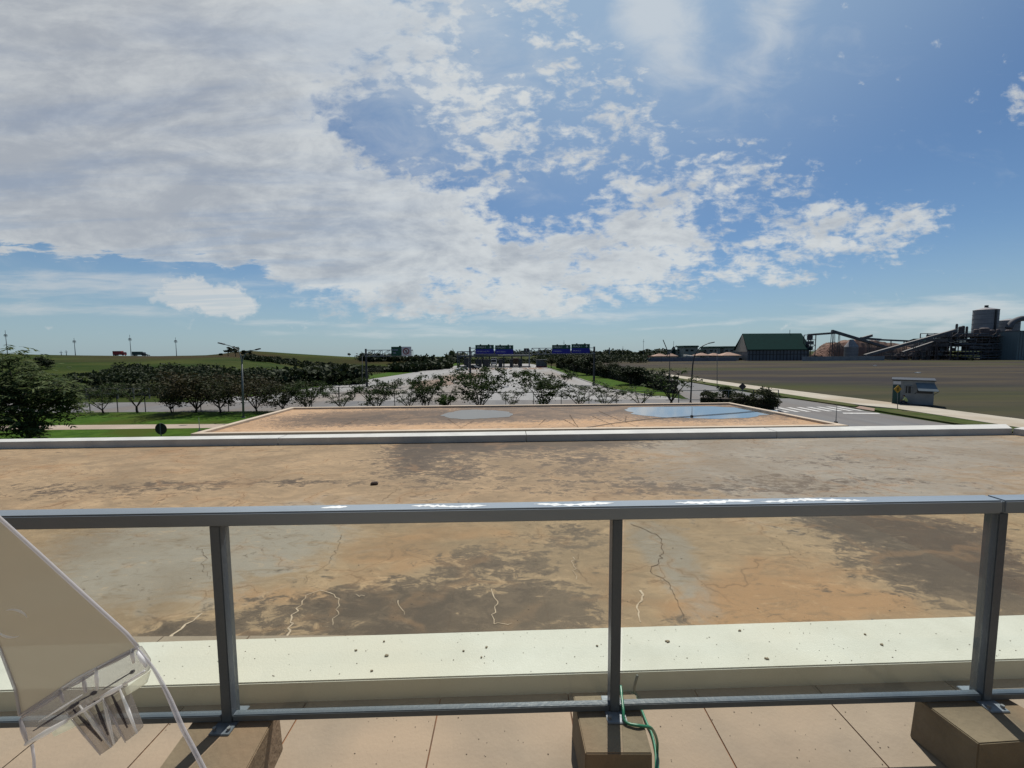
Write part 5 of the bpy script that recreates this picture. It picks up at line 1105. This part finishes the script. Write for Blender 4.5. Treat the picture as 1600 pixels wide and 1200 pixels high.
def person():
    c = G(1413.5, 636.5); c = A_+ax_*.95-n_b*.55
    t = thing('person', 'person in a yellow-green top and dark trousers sitting hunched against the booth wall', 'person', c)
    k = math.atan2(ax_.y, ax_.x)
    def Q(x, y, z): return Vector((x, y, z))
    J = {'pel': Q(.30, .10, .40), 'sp': Q(.26, .06, .62), 'ch': Q(.16, .02, .84), 'nk': Q(.08, -.02, .99), 'hd': Q(.02, -.06, 1.10), 'top': Q(0, -.08, 1.20)}
    ch = [('pel', 'sp'), ('sp', 'ch'), ('ch', 'nk'), ('nk', 'hd'), ('hd', 'top')]
    for s, nm in ((-1, 'l'), (1, 'r')):
        J['sh'+nm] = Q(.14, .18*s, .90); J['el'+nm] = Q(-.02, .25*s, .68); J['wr'+nm] = Q(-.22, .13*s, .60); J['ha'+nm] = Q(-.30, .10*s, .57)
        J['hp'+nm] = Q(.26, .11*s+.04, .38); J['kn'+nm] = Q(-.20, .16*s-.05, .54); J['an'+nm] = Q(-.08 if s > 0 else -.28, .14*s-.06, .09); J['to'+nm] = Q(-.26 if s > 0 else -.46, .15*s-.07, .05)
        ch += [('ch', 'sh'+nm), ('sh'+nm, 'el'+nm), ('el'+nm, 'wr'+nm), ('wr'+nm, 'ha'+nm), ('pel', 'hp'+nm), ('hp'+nm, 'kn'+nm), ('kn'+nm, 'an'+nm), ('an'+nm, 'to'+nm)]
    rad = {'pel': .15, 'sp': .135, 'ch': .155, 'nk': .06, 'hd': .10, 'top': .075, 'sh': .075, 'el': .048, 'wr': .032, 'ha': .04, 'hp': .10, 'kn': .065, 'an': .045, 'to': .04}
    ks = list(J); me = bpy.data.meshes.new('body'); me.from_pydata([J[q] for q in ks], [(ks.index(a), ks.index(b)) for a, b in ch], [])
    o = bpy.data.objects.new('body', me); COL.objects.link(o); o.modifiers.new('skin', 'SKIN'); o.modifiers.new('sub', 'SUBSURF').levels = 2
    for i, q in enumerate(ks):
        r_ = rad.get(q, rad.get(q[:2])); me.skin_vertices[0].data[i].radius = (r_, r_); me.skin_vertices[0].data[i].use_root = (q == 'pel')
    bpy.context.view_layer.update(); m2 = bpy.data.meshes.new_from_object(o.evaluated_get(bpy.context.evaluated_depsgraph_get())); bpy.data.objects.remove(o)
    msk = mat('skin', (.16, .085, .055), (.13, .07, .045), 5, .6); mtop = mat('hivis_top', (.42, .50, .18), (.50, .56, .30), 6, .8); mtr = mat('dark_trousers', (.015, .02, .035), (.02, .03, .05), 6, .9); mh = mat('dark_hair', (.008, .007, .006), (.015, .012, .01), 20, .9)
    for m_ in (msk, mtop, mtr, mh): m2.materials.append(m_)
    for p in m2.polygons:
        z, x = p.center.z, p.center.x; p.use_smooth = True
        if z > 1.02: p.material_index = 3 if (z > 1.13 or x > .05) else 0
        elif x < -.16 and z > .56 and z < .66: p.material_index = 0
        elif z > .58 and (x > -.10): p.material_index = 1
        elif z > .35 and x > .12 and z > .50: p.material_index = 1
        else: p.material_index = 2
    b = bpy.data.objects.new('body', m2); COL.objects.link(b); b.parent = t; t.rotation_euler = (0, 0, k)
    for s in (-1, 1):      # fingers
        f = MB()
        for j in range(4): a = Vector((-.31, .10*s+(j-1.5)*.018, .575)); f.tube([a, a+Vector((-.05, 0, -.005)), a+Vector((-.075-.004*(j % 2), 0, -.03))], [.009, .008, .006], 6)
        a = Vector((-.28, .10*s-.035*s, .58)); f.tube([a, a+Vector((-.03, -.02*s, 0)), a+Vector((-.05, -.02*s, -.015))], [.010, .009, .007], 6); f.build('fingers', msk, t)
    nz = MB().tube([Vector((-.075, -.085, 1.12)), Vector((-.10, -.095, 1.09)), Vector((-.08, -.085, 1.075))], [.012, .018, .014], 8); nz.build('nose', msk, t)
    st = MB().box(Vector(c)+Vector((0, 0, .12)), (.5, .4, .24)); 
    s_ = MB().hexa([Vector((.08, -.15, 0)), Vector((.5, -.15, 0)), Vector((.5, .3, 0)), Vector((.08, .3, 0))], [Vector((.08, -.15, .29)), Vector((.5, -.15, .29)), Vector((.5, .3, .29)), Vector((.08, .3, .29))]).build('stool', m_dark)
    s_.location = c; s_.rotation_euler = (0, 0, k); tag(s_, 'low dark box the seated person sits on beside the booth', 'seat')
person()
# ---------------------------------------------------------------- fences
def fence(pts, h, step, lab, rails=(1.0, .55), pr=.05, m=None):
    pts = [Vector((q[0], q[1], 0)) for q in pts]; base = pts[0]; t = thing('fence', lab, 'fence', base); pb = MB(); rb_ = MB(); k = 0; m = m or m_barkd
    for i in range(len(pts)-1):
        a, b_ = Vector(pts[i]), Vector(pts[i+1]); n = max(1, int((b_-a).length/step)); prev = None
        for j in range(n+1):
            p = a.lerp(b_, j/n); p.z = tz(p.x, p.y); pb.box(p+Vector((0, 0, h/2)), (pr*2, pr*2, h)); 
            if prev is not None:
                for r_ in rails: rb_.beam(prev+Vector((0, 0, h*r_)), p+Vector((0, 0, h*r_)), .05, .06)
            prev = p
    o = pb.build('post', m, t); o['kind'] = 'stuff'; rb_.build('rail', m, t)
fence([G(498, 600), G(600, 581), G(700, 568.5)], 1.9, 2.6, 'dark wire fence along the top of the grass bank', (1., .7, .4), .05)
fence([(-75, 57), (-22, 57)], 1.5, 2.2, 'weathered post and rail fence beyond the cross street', (.95, .5), .07, mat('fence_grey', (.17, .165, .15), (.12, .115, .10), 3, .9))
fence([(PY(1060, 640, 43.4).x, 43.4), (PY(1215, 640, 43.4).x, 43.4)], 2.0, 2.4, 'thin metal fence behind the low bushy hedge', (1., .5), .035, m_lampp)
fence([(-60, 43.5), (PY(1050, 640, 43.5).x, 43.5)], 1.9, 2.9, 'thin wire fence running along the row of street trees', (1., ), .03, m_dark)
# ---------------------------------------------------------------- right: town edge, warehouse, plant
m_tan = mat('tan_tiles', (.42, .27, .20), (.36, .24, .18), 1, .85); m_cream = mat('cream_wall', (.34, .33, .30), (.28, .27, .25), .4, .85); m_green = mat('green_roof', (.007, .034, .030), (.006, .028, .025), .5, .9, spec=.05); m_grey = mat('low_wall_grey', (.17, .18, .21), (.14, .15, .18), .3, .9)
def house(px0, px1, by, top, eave, Y, lab, wall=m_cream, roofm=m_tan):
    a, b_ = PY(px0, by, Y), PY(px1, by, Y); ze, zt = PY(px0, eave, Y).z, PY(px0, top, Y).z; D = min((b_.x-a.x)*.7, 16); w = b_.x-a.x
    t = thing('pavilion', lab, 'pavilion', (a.x, Y, 0), 'tan hip-roofed pavilions behind the low grey wall'); MB().hexa([(a.x+w*.1, Y+1, 0), (b_.x-w*.1, Y+1, 0), (b_.x-w*.1, Y+D, 0), (a.x+w*.1, Y+D, 0)], [(a.x+w*.1, Y+1, ze), (b_.x-w*.1, Y+1, ze), (b_.x-w*.1, Y+D, ze), (a.x+w*.1, Y+D, ze)]).build('wall', wall, t)
    c = (a.x+b_.x)/2; r_ = MB(); e = [(a.x, Y, ze), (b_.x, Y, ze), (b_.x, Y+D+1, ze), (a.x, Y+D+1, ze)]; k = [(c-w*.05, Y+D*.45, zt), (c+w*.05, Y+D*.45, zt), (c+w*.05, Y+D*.55, zt), (c-w*.05, Y+D*.55, zt)]
    r_.hexa(e, k); r_.build('roof', roofm, t)
house(1022, 1045, 561, 552.5, 556.5, 262, 'leftmost tan-roofed pavilion, dark under its eaves'); house(1042, 1060, 561, 552.5, 556.5, 268, 'second tan-roofed pavilion, next to the crossed-arm pole')
house(1088, 1112, 560, 551.5, 555.5, 262, 'tan-roofed pavilion right of the single-arm lamp'); house(1108, 1130, 560, 551.8, 555.5, 266, 'tan-roofed pavilion between two others, behind the thin straight pole'); house(1128, 1159, 560, 550.5, 555.5, 255, 'brightest tan-roofed pavilion, beside the green warehouse')
m_tent = mat('awning_white', (.62, .58, .50), (.55, .52, .46), 1, .7)
a_ = PY(1077, 559, 250); t = thing('awning', 'small white awning left of the single-arm lamp, over the low wall', 'awning', (a_.x, 250, 0)); MB().hexa([(a_.x-2.6, 249, 3.0), (a_.x+2.4, 249, 2.6), (a_.x+2.4, 253, 2.6), (a_.x-2.6, 253, 3.0)], [(a_.x-2.4, 249, 3.7), (a_.x+2, 249, 3.2), (a_.x+2, 253, 3.5), (a_.x-2.4, 253, 4.0)]).build('canopy', m_tent, t)
[MB().beam((a_.x+sx, yy_, 0), (a_.x+sx, yy_, 2.7), .12, .12).build('leg', m_dark, t) for sx in (-2.2, 2.1) for yy_ in (249.3, 252.6)]
def wallseg(px0, px1, by, top, Y, lab, m=m_grey, name='boundary_wall', cat='wall'):
    a, b_ = PY(px0, by, Y), PY(px1, by, Y); z = PY(px0, top, Y).z; o = MB(); o.hexa([(a.x, Y, 0), (b_.x, Y, 0), (b_.x, Y+.4, 0), (a.x, Y+.4, 0)], [(a.x, Y, z), (b_.x, Y, z), (b_.x, Y+.4, z), (a.x, Y+.4, z)])
    n = int((b_.x-a.x)/5)
    for k in range(n): o.box((a.x+(k+.5)*5, Y-.06, z/2), (.3, .12, z+.1))
    return tag(o.build(name, m), lab, cat)
wallseg(995, 1150, 563, 559.3, 246, 'low blue-grey boundary wall in front of the tan-roofed pavilions'); wallseg(1254, 1382, 561, 557.2, 238, 'low pale grey wall between the warehouse and the conveyors', mat('wall_pale', (.26, .27, .28), (.20, .21, .22), .3, .9))
def hall(px0, px1, by, top, roofh, Y, D, lab):
    a, b_ = PY(px0, by, Y), PY(px1, by, Y); z, zr_ = PY(px0, top+roofh, Y).z, PY(px0, top, Y).z
    t = thing('industrial_hall', lab, 'building', (a.x, Y, 0), 'pale halls with green roof bands'); MB().hexa([(a.x, Y, 0), (b_.x, Y, 0), (b_.x, Y+D, 0), (a.x, Y+D, 0)], [(a.x, Y, z), (b_.x, Y, z), (b_.x, Y+D, z), (a.x, Y+D, z)]).build('wall', m_cream, t)
    MB().hexa([(a.x-.8, Y-.8, z), (b_.x+.8, Y-.8, z), (b_.x+.8, Y+D+.8, z), (a.x-.8, Y+D+.8, z)], [(a.x-.3, Y, zr_), (b_.x+.3, Y, zr_), (b_.x+.3, Y+D, zr_), (a.x-.3, Y+D, zr_)]).build('roof', m_green, t)
    w = MB()
    for k in range(int((b_.x-a.x)/4)): w.box((a.x+2+k*4, Y-.04, z*.72), (2.2, .1, z*.16))
    w.build('window_band', m_glassd, t)
hall(1069, 1090, 560, 540, 2.4, 320, 14, 'tallest pale hall with green roof, left of the single-arm lamp arc'); hall(1050, 1071, 560, 546, 1.8, 330, 10, 'lower stepped hall with green roof left of the tallest one'); hall(1097, 1112, 560, 546.5, 1.5, 330, 10, 'low green-roofed hall directly right of the lamp arc')
hall(1107, 1125, 560, 541.3, 2.2, 325, 14, 'pale hall with green roof, first right of the lamp arc'); hall(1131, 1156, 560, 541, 2.2, 325, 14, 'pale hall with green roof touching the warehouse gable')
Y = 322; c = PY(1052, 560, Y); t = thing('roof_turret', 'small pointed turret with a spire beside the stepped hall', 'turret', (c.x, Y, 0)); zt = PY(1052, 541, Y).z
MB().tube([(c.x, Y, 0), (c.x, Y, zt-2), (c.x, Y, zt)], [1.6, 1.5, .2], 8).build('tower', m_green, t); MB().tube([(c.x, Y, zt-.2), (c.x, Y, zt+4)], .12, 5).build('spire', m_dark, t)
for px, top, lab in ((1005, 530, 'thin far pole rising above the far wood, leftmost of the right side'), (1051+154, 0, ''), (881, 532, 'thin antenna rising behind the third highway sign'), (952, 543, 'short dark post right of the right sign mast'), (973, 541, 'thin far pole above the median wood')):
    if not lab: continue
    Y = 290; c = PY(px, 560, Y); t = thing('far_pole', lab, 'pole', (c.x, Y, 0)); r_ = .5 if px == 952 else .14; MB().tube([(c.x, Y, 0), (c.x, Y, PY(px, top, Y).z)], [r_, r_*.7], 6).build('shaft', m_mast, t); MB().box((c.x, Y, PY(px, top+4, Y).z), (1.2, .2, .2)).build('crossbar', m_mast, t)
# green warehouse
def warehouse():
    Y = 250.; D = 26.; x0, x1 = PY(1168, 560, Y).x, PY(1264, 560, Y).x; ze = PY(1200, 545.5, Y).z; r0_, r1_ = PY(1160, 521, Y+D/2).x, PY(1252, 521, Y+D/2).x; zr_ = PY(1200, 521, Y+D/2).z
    t = thing('warehouse', 'big warehouse with a steep dark green roof and cream left gable', 'warehouse', (x0, Y, 0))
    xb = PY(1149, 545, Y+D).x; 
    w = MB(); w.hexa([(x0, Y, 0), (x1, Y, 0), (x1, Y+D, 0), (xb, Y+D, 0)], [(x0, Y, ze), (x1, Y, ze), (x1, Y+D, ze), (xb, Y+D, ze)])
    w.add([(x0+.3, Y+.3, ze), (xb+.3, Y+D-.3, ze), (r0_+.6, Y+D/2, zr_-.4)], [(0, 1, 2)]); w.build('wall', mat('warehouse_wall', (.15, .155, .165), (.11, .115, .13), .35, .85, stretch=(1, 1, .3)), t)
    g_ = MB(); g_.prism([(x0-.3, Y, ze-1.5), (xb-.3, Y+D, ze-1.5), (r0_-.1, Y+D/2, zr_-.8)], (.25, 0, 0)); g_.build('gable', mat('gable_cream', (.30, .28, .24), (.22, .21, .19), .3, .85), t)
    r_ = MB(); e = .35
    r_.hexa([(x0-.8, Y-1, ze-.6), (x1+.8, Y-1, ze-.6), (r1_, Y+D/2, zr_-e), (r0_, Y+D/2, zr_-e)], [(x0-.8, Y-1, ze-.2), (x1+.8, Y-1, ze-.2), (r1_, Y+D/2, zr_), (r0_, Y+D/2, zr_)])
    r_.hexa([(r0_, Y+D/2, zr_-e), (r1_, Y+D/2, zr_-e), (x1+.8, Y+D+1, ze-.6), (xb-.8, Y+D+1, ze-.6)], [(r0_, Y+D/2, zr_), (r1_, Y+D/2, zr_), (x1+.8, Y+D+1, ze-.2), (xb-.8, Y+D+1, ze-.2)])
    r_.add([(r1_, Y+D/2, zr_), (x1+.8, Y-1, ze-.2), (x1+.8, Y+D+1, ze-.2)], [(0, 1, 2)]); r_.build('roof', m_green, t)
    sb = MB()
    for k in range(18): x = x0+1+(x1-x0-2)*k/17; sb.box((x, Y-.1, ze*.45), (.35, .2, ze*.9))
    sb.box(((x0+x1)/2, Y-.15, ze*.55), (x1-x0, .2, .4)); sb.build('wall_frame', m_dark, t)
    MB().tube([(PY(1234, 521, Y+D/2).x, Y+D/2, zr_-.3), (PY(1234, 521, Y+D/2).x, Y+D/2, zr_+2.2)], .15, 6).build('vent_pipe', m_dark, t)
warehouse()
m_conv = mat('conveyor_dark', (.13, .13, .14), (.08, .08, .088), .5, .7); m_convl = mat('conveyor_top', (.24, .23, .21), (.18, .17, .16), .5, .7); m_rust = mat('rusty_steel', (.13, .10, .095), (.075, .065, .07), .6, .8)
YP = 250.
def conveyor(a, b_, w, h, lab, legs=(), top=True, Y=YP, m=None):
    p, q_ = PY(*a, Y), PY(*b_, Y); base = Vector((p.x, Y, 0)); t = thing('conveyor', lab, 'conveyor', base, 'conveyors of the processing plant'); MB().beam(p, q_, w, h).build('gallery', m or m_conv, t)
    if top: MB().beam(p+Vector((0, 0, h/2+.12)), q_+Vector((0, 0, h/2+.12)), w*.9, .16).build('cover', m_convl, t)
    lg = MB(); tr_ = MB()
    for k in legs:
        lg = MB(); c = p.lerp(q_, k); 
        for s in (-1, 1): lg.beam((c.x+s*1.6, Y+s*.8, 0), (c.x+s*.3, Y, c.z-h/2), .22, .22)
        lg.beam((c.x-1.2, Y, c.z*.33), (c.x+1.2, Y, c.z*.33), .15, .15); lg.beam((c.x-.8, Y, c.z*.66), (c.x+.8, Y, c.z*.66), .15, .15)
        lg.build('trestle', m_rust, t)
    return t
conveyor((1263, 523.5), (1304, 520.5), 1.6, 1.0, 'short level conveyor joining the warehouse tower to the high peak', (.9, ), m=m_rust)
conveyor((1300, 517.5), (1396, 546.5), 1.8, 1.3, 'long dark conveyor running down right from the high peak', (.04, .12, .60))
conveyor((1351, 556), (1494, 516), 1.8, 1.35, 'long conveyor rising right to the plant, pale topped', (.3, .55, .8), Y=240)
conveyor((1410, 551), (1470, 531), 1.4, .9, 'shorter conveyor under the long rising one', (.4, .8), Y=246); conveyor((1345, 528.5), (1376, 531), 1.5, 1.0, 'level gallery on top of the woodchip heap', (.9, )); conveyor((1346, 529), (1362, 524.5), 1.6, 1.2, 'stubby raised conveyor head above the woodchip heap', ()); conveyor((1372, 531), (1440, 534), 1.2, .8, 'thin level conveyor along the heap skyline', (.3, .6, .9), Y=262)
# transfer tower by the warehouse
def frame_tower(px0, px1, top, Y, D, lv, lab, seed, name='frame_tower', fill=.5, cat='tower'):
    rg = random.Random(seed); a, b_ = PY(px0, 560, Y).x, PY(px1, 560, Y).x; zt = PY(px0, top, Y).z; t = thing(name, lab, cat, (a, Y, 0)); f = MB(); n = max(2, int((b_-a)/4)+1)
    for i in range(n):
        for j in (0, 1): x = a+(b_-a)*i/(n-1); f.beam((x, Y+j*D, 0), (x, Y+j*D, zt), .35, .35)
    for k in range(1, lv+1):
        z = zt*k/lv
        for j in (0, 1): f.beam((a, Y+j*D, z), (b_, Y+j*D, z), .3, .35)
        for i in range(n-1):
            if rg.random() < .5: x = a+(b_-a)*i/(n-1); f.beam((x, Y, z-zt/lv), (x+(b_-a)/(n-1), Y, z), .18, .18)
    f.build('frame', m_rust, t); d = MB(); v = MB()
    for k in range(1, lv): d.box(((a+b_)/2, Y+D/2, zt*k/lv), (b_-a, D, .25))
    d.build('deck', m_conv, t)
    for k in range(lv):
        for i in range(n-1):
            if rg.random() < fill:
                x = a+(b_-a)*(i+.5)/(n-1); z = zt*k/lv; h_ = zt/lv
                if rg.random() < .5: v.cyl((x, Y+D*rg.uniform(.2, .6), z+.1), rg.uniform(.8, 1.7), h_*rg.uniform(.5, .9), 10)
                else: v.box((x, Y+D*.5, z+h_*.45), (rg.uniform(1.5, 3.4), D*.7, h_*rg.uniform(.4, .85)))
    v.build('machinery', m_conv, t); return t
frame_tower(1262, 1273, 523, YP, 4, 5, 'rusty transfer tower directly right of the warehouse', 3, fill=.8); 
t = frame_tower(1484, 1592, 519, 236, 18, 6, 'dense dark process structure of frames, decks and pipes under the silos', 5, 'process_plant', .8, 'plant')
Y = 236.; pb = MB(); rg = random.Random(9)
for k in range(26):
    z = rg.uniform(.8, 15); x0 = PY(1484+rg.uniform(0, 70), 560, Y).x; L_ = rg.uniform(5, 22); r_ = rg.uniform(.12, .35); xe = min(x0+L_, PY(1590, 560, Y).x)
    pb.tube([(x0, Y-.8, z), (xe, Y-.8, z), (xe, Y-.8, max(.5, z-rg.uniform(1, 4)))], r_, 6)
pb.build('pipework', mat('pipe_grey', (.13, .13, .14), (.06, .06, .075), .3, .6), t)
for px, top, w in ((1491, 506, .55), (1497, 510, .9), (1501, 509, .8), (1507, 510, .55), (1489, 514, .9), (1522, 514, 1.2), (1534, 512, 2.2), (1546, 515, 1.2), (1556, 514, .9), (1572, 515, 1.4)):
    c = PY(px, 560, Y+4); zt = PY(px, top, Y+4).z; MB().tube([(c.x, Y+4, 12), (c.x, Y+4, zt-.5), (c.x, Y+4, zt)], [w, w, w*.6], 8).build('stack', m_rust, t)
frame_tower(1440, 1486, 541, 244, 10, 3, 'low dark pipe bridge and tanks left of the main plant', 8, 'pipe_rack', .9, 'plant'); frame_tower(1395, 1440, 550, 246, 8, 2, 'lowest row of dark machinery under the rising conveyor', 12, 'pipe_rack', .9, 'plant')
a, b_ = PY(1441, 560, 268).x, PY(1482, 560, 268).x; zt = PY(1460, 528.5, 268).z
t = thing('shed', 'green-roofed shed behind the rising conveyor, left of the plant', 'shed', (a, 268, 0)); MB().hexa([(a, 268, 0), (b_, 268, 0), (b_, 280, 0), (a, 280, 0)], [(a, 268, zt-2), (b_, 268, zt-2), (b_, 280, zt-2), (a, 280, zt-2)]).build('wall', m_cream, t); MB().prism([(a-.6, 267.4, zt-2), (a-.6, 280.6, zt-2), (a-.6, 274, zt)], (b_-a+1.2, 0, 0)).build('roof', m_green, t)
# silos
m_silo = mat('silo_steel', (.27, .265, .27), (.20, .195, .21), .25, .6, stretch=(.6, .6, 3), spec=.3)
def silo(px0, px1, top, roof, Y, lab, cap=True, ladder=True, base=0):
    ca = math.cos(math.atan((px0+px1-1600)/2/F)); a, b_ = PY(px0, 520, Y).x, PY(px1, 520, Y).x; r_ = (b_-a)/2*ca; Yc = Y+r_; c = Vector(((PY(px0, 520, Yc).x+PY(px1, 520, Yc).x)/2, Yc, 0)); zt, zr_ = PY(px0, top, Y+r_).z, PY(px0, roof, Y+r_).z; t = thing('silo', lab, 'silo', c)
    bd = MB(); bd.tube([(c.x, c.y, base), (c.x, c.y, zt)], r_, 40); bd.build('shell', m_silo, t)
    rb_ = MB(); n = 9
    for k in range(n): z = base+(zt-base)*(k+1)/n; rb_.tube([(c.x, c.y, z-.14), (c.x, c.y, z)], r_+.10, 40)
    rb_.build('hoop', mat('silo_band', (.12, .12, .13), (.10, .10, .11), .3, .7), t)
    MB().tube([(c.x, c.y, zt), (c.x, c.y, zr_)], [r_+.2, .8], 40).build('roof', m_silo, t)
    if cap: MB().cyl((c.x, c.y, zr_-.2), .9, 1.5, 10).build('vent_cap', m_dark, t)
    if ladder:
        l_ = MB(); l_.box((c.x-.5, c.y-r_-.25, (zt+base)/2), (.9, .5, zt-base)); l_.build('ladder_cage', m_dark, t)
    return t
silo(1516, 1560, 484.5, 480.5, 252, 'tallest corrugated silo above the process plant', base=5); silo(1556, 1594, 501, 498, 262, 'lower wide silo right behind the tallest one', False, False, 5)
t = silo(1320, 1343, 542, 530.5, 246, 'small squat silo with a conical roof in front of the woodchip heap', False, False)
for ch in list(t.children):
    pass
a = [PY(1576, 513, 248), PY(1582, 504, 248), PY(1590, 499.5, 248), PY(1600, 497.5, 248), PY(1620, 500, 248)]
t = thing('duct', 'thick arched duct at the right edge beside the lower silo', 'duct', (a[0].x, 248, 0)); MB().tube(smooth_curve(a, 5), 1.6, 14).build('pipe', m_conv, t, smooth=True); MB().beam((a[0].x, 248, 0), (a[0].x, 248, a[0].z), 1.2, 1.2).build('support', m_rust, t)
a, b_ = PY(1588, 560, 228).x, PY(1640, 560, 228).x; zt = PY(1590, 517.5, 228).z
t = thing('tower_block', 'plain blue-grey clad tower at the right edge of the view', 'tower', (a, 228, 0)); MB().hexa([(a, 228, 0), (b_, 228, 0), (b_, 245, 0), (a, 245, 0)], [(a, 228, zt), (b_, 228, zt), (b_, 245, zt), (a, 245, zt)]).build('cladding', mat('cladding_blue', (.15, .19, .20), (.13, .165, .175), .5, .6, stretch=(3, 3, .1)), t)
sb = MB(); [sb.box((a+1+k*1.6, 227.95, zt/2), (.15, .14, zt)) for k in range(11)]; sb.build('seam', m_conv, t); MB().box(((a+b_)/2, 236.5, zt+.15), (b_-a+.4, 17.4, .3)).build('coping', m_conv, t)
# woodchip heaps
def heap(pts, Y, D, lab, seed):
    rg = random.Random(seed); x0, x1 = PY(pts[0][0], 560, Y).x, PY(pts[-1][0], 560, Y).x; nx, ny = 60, 16; v = []; prof = lambda x: np.interp(x, [PY(p[0], 560, Y).x for p in pts], [max(0, PY(p[0], p[1], Y+D/2).z) for p in pts])
    for j in range(ny):
        for i in range(nx): x = x0+(x1-x0)*i/(nx-1); s = j/(ny-1); z = float(prof(x))*min(1, 1.25*math.sin(math.pi*s)**.8)+rg.uniform(-.25, .25)*(0 < j < ny-1); v.append((x+rg.uniform(-.2, .2), Y+D*s, max(z, -.2)))
    f = [(j*nx+i, j*nx+i+1, (j+1)*nx+i+1, (j+1)*nx+i) for j in range(ny-1) for i in range(nx-1)]; b = MB(); b.add(v, f)
    tag(b.build('woodchip_heap', mat('woodchips', (.27, .175, .125), (.17, .115, .09), .35, .95, c3=(.21, .12, .09), stretch=(1, 1, .35))), lab, 'heap')
heap([(1294, 556), (1300, 548), (1308, 539), (1316, 535), (1322, 536), (1336, 544)], 264, 20, 'pale rounded end of the woodchip heap left of the small silo', 1)
heap([(1334, 550), (1342, 535), (1350, 531), (1380, 532), (1400, 535), (1420, 537), (1440, 543), (1450, 556)], 268, 26, 'long reddish woodchip heap behind the conveyors', 2)
# small things on the field
for i, (px, py, w, lab) in enumerate(((1367, 571.5, .9, 'small white scrap on the dry field nearer the conveyors'), (1434, 583, 1.2, 'small white sheet on the dry field above the booth'), (1160, 558, 1.0, 'white crate beside the parked pickup'))):
    g = G(px, py); o = MB().box(g+Vector((0, 0, .12)), (w, .8, .22), .3).build('white_scrap', m_whitep, None, bevel=.03); tag(o, lab, 'debris')
for px, py, top, lab in ((1033, 566, 556, 'small dark post in the field left of the single-arm lamp'),):
    g = G(px, py); tag(MB().cyl(g, .12, PY(px, top, g.y).z, 8, .09).build('marker_post', m_dark), lab, 'post')
c = G(1519, 564); bb_ = crown_tree('small_bush', 'small dark bush at the foot of the process plant', 'bush', 33, 2.2, 1.6, m_leafD, 400, .4, .1); bb_.location = c
# low hills behind the plant keep the horizon closed on the right
for o in list(bpy.data.objects):
    if '_base' in o: del o['_base']
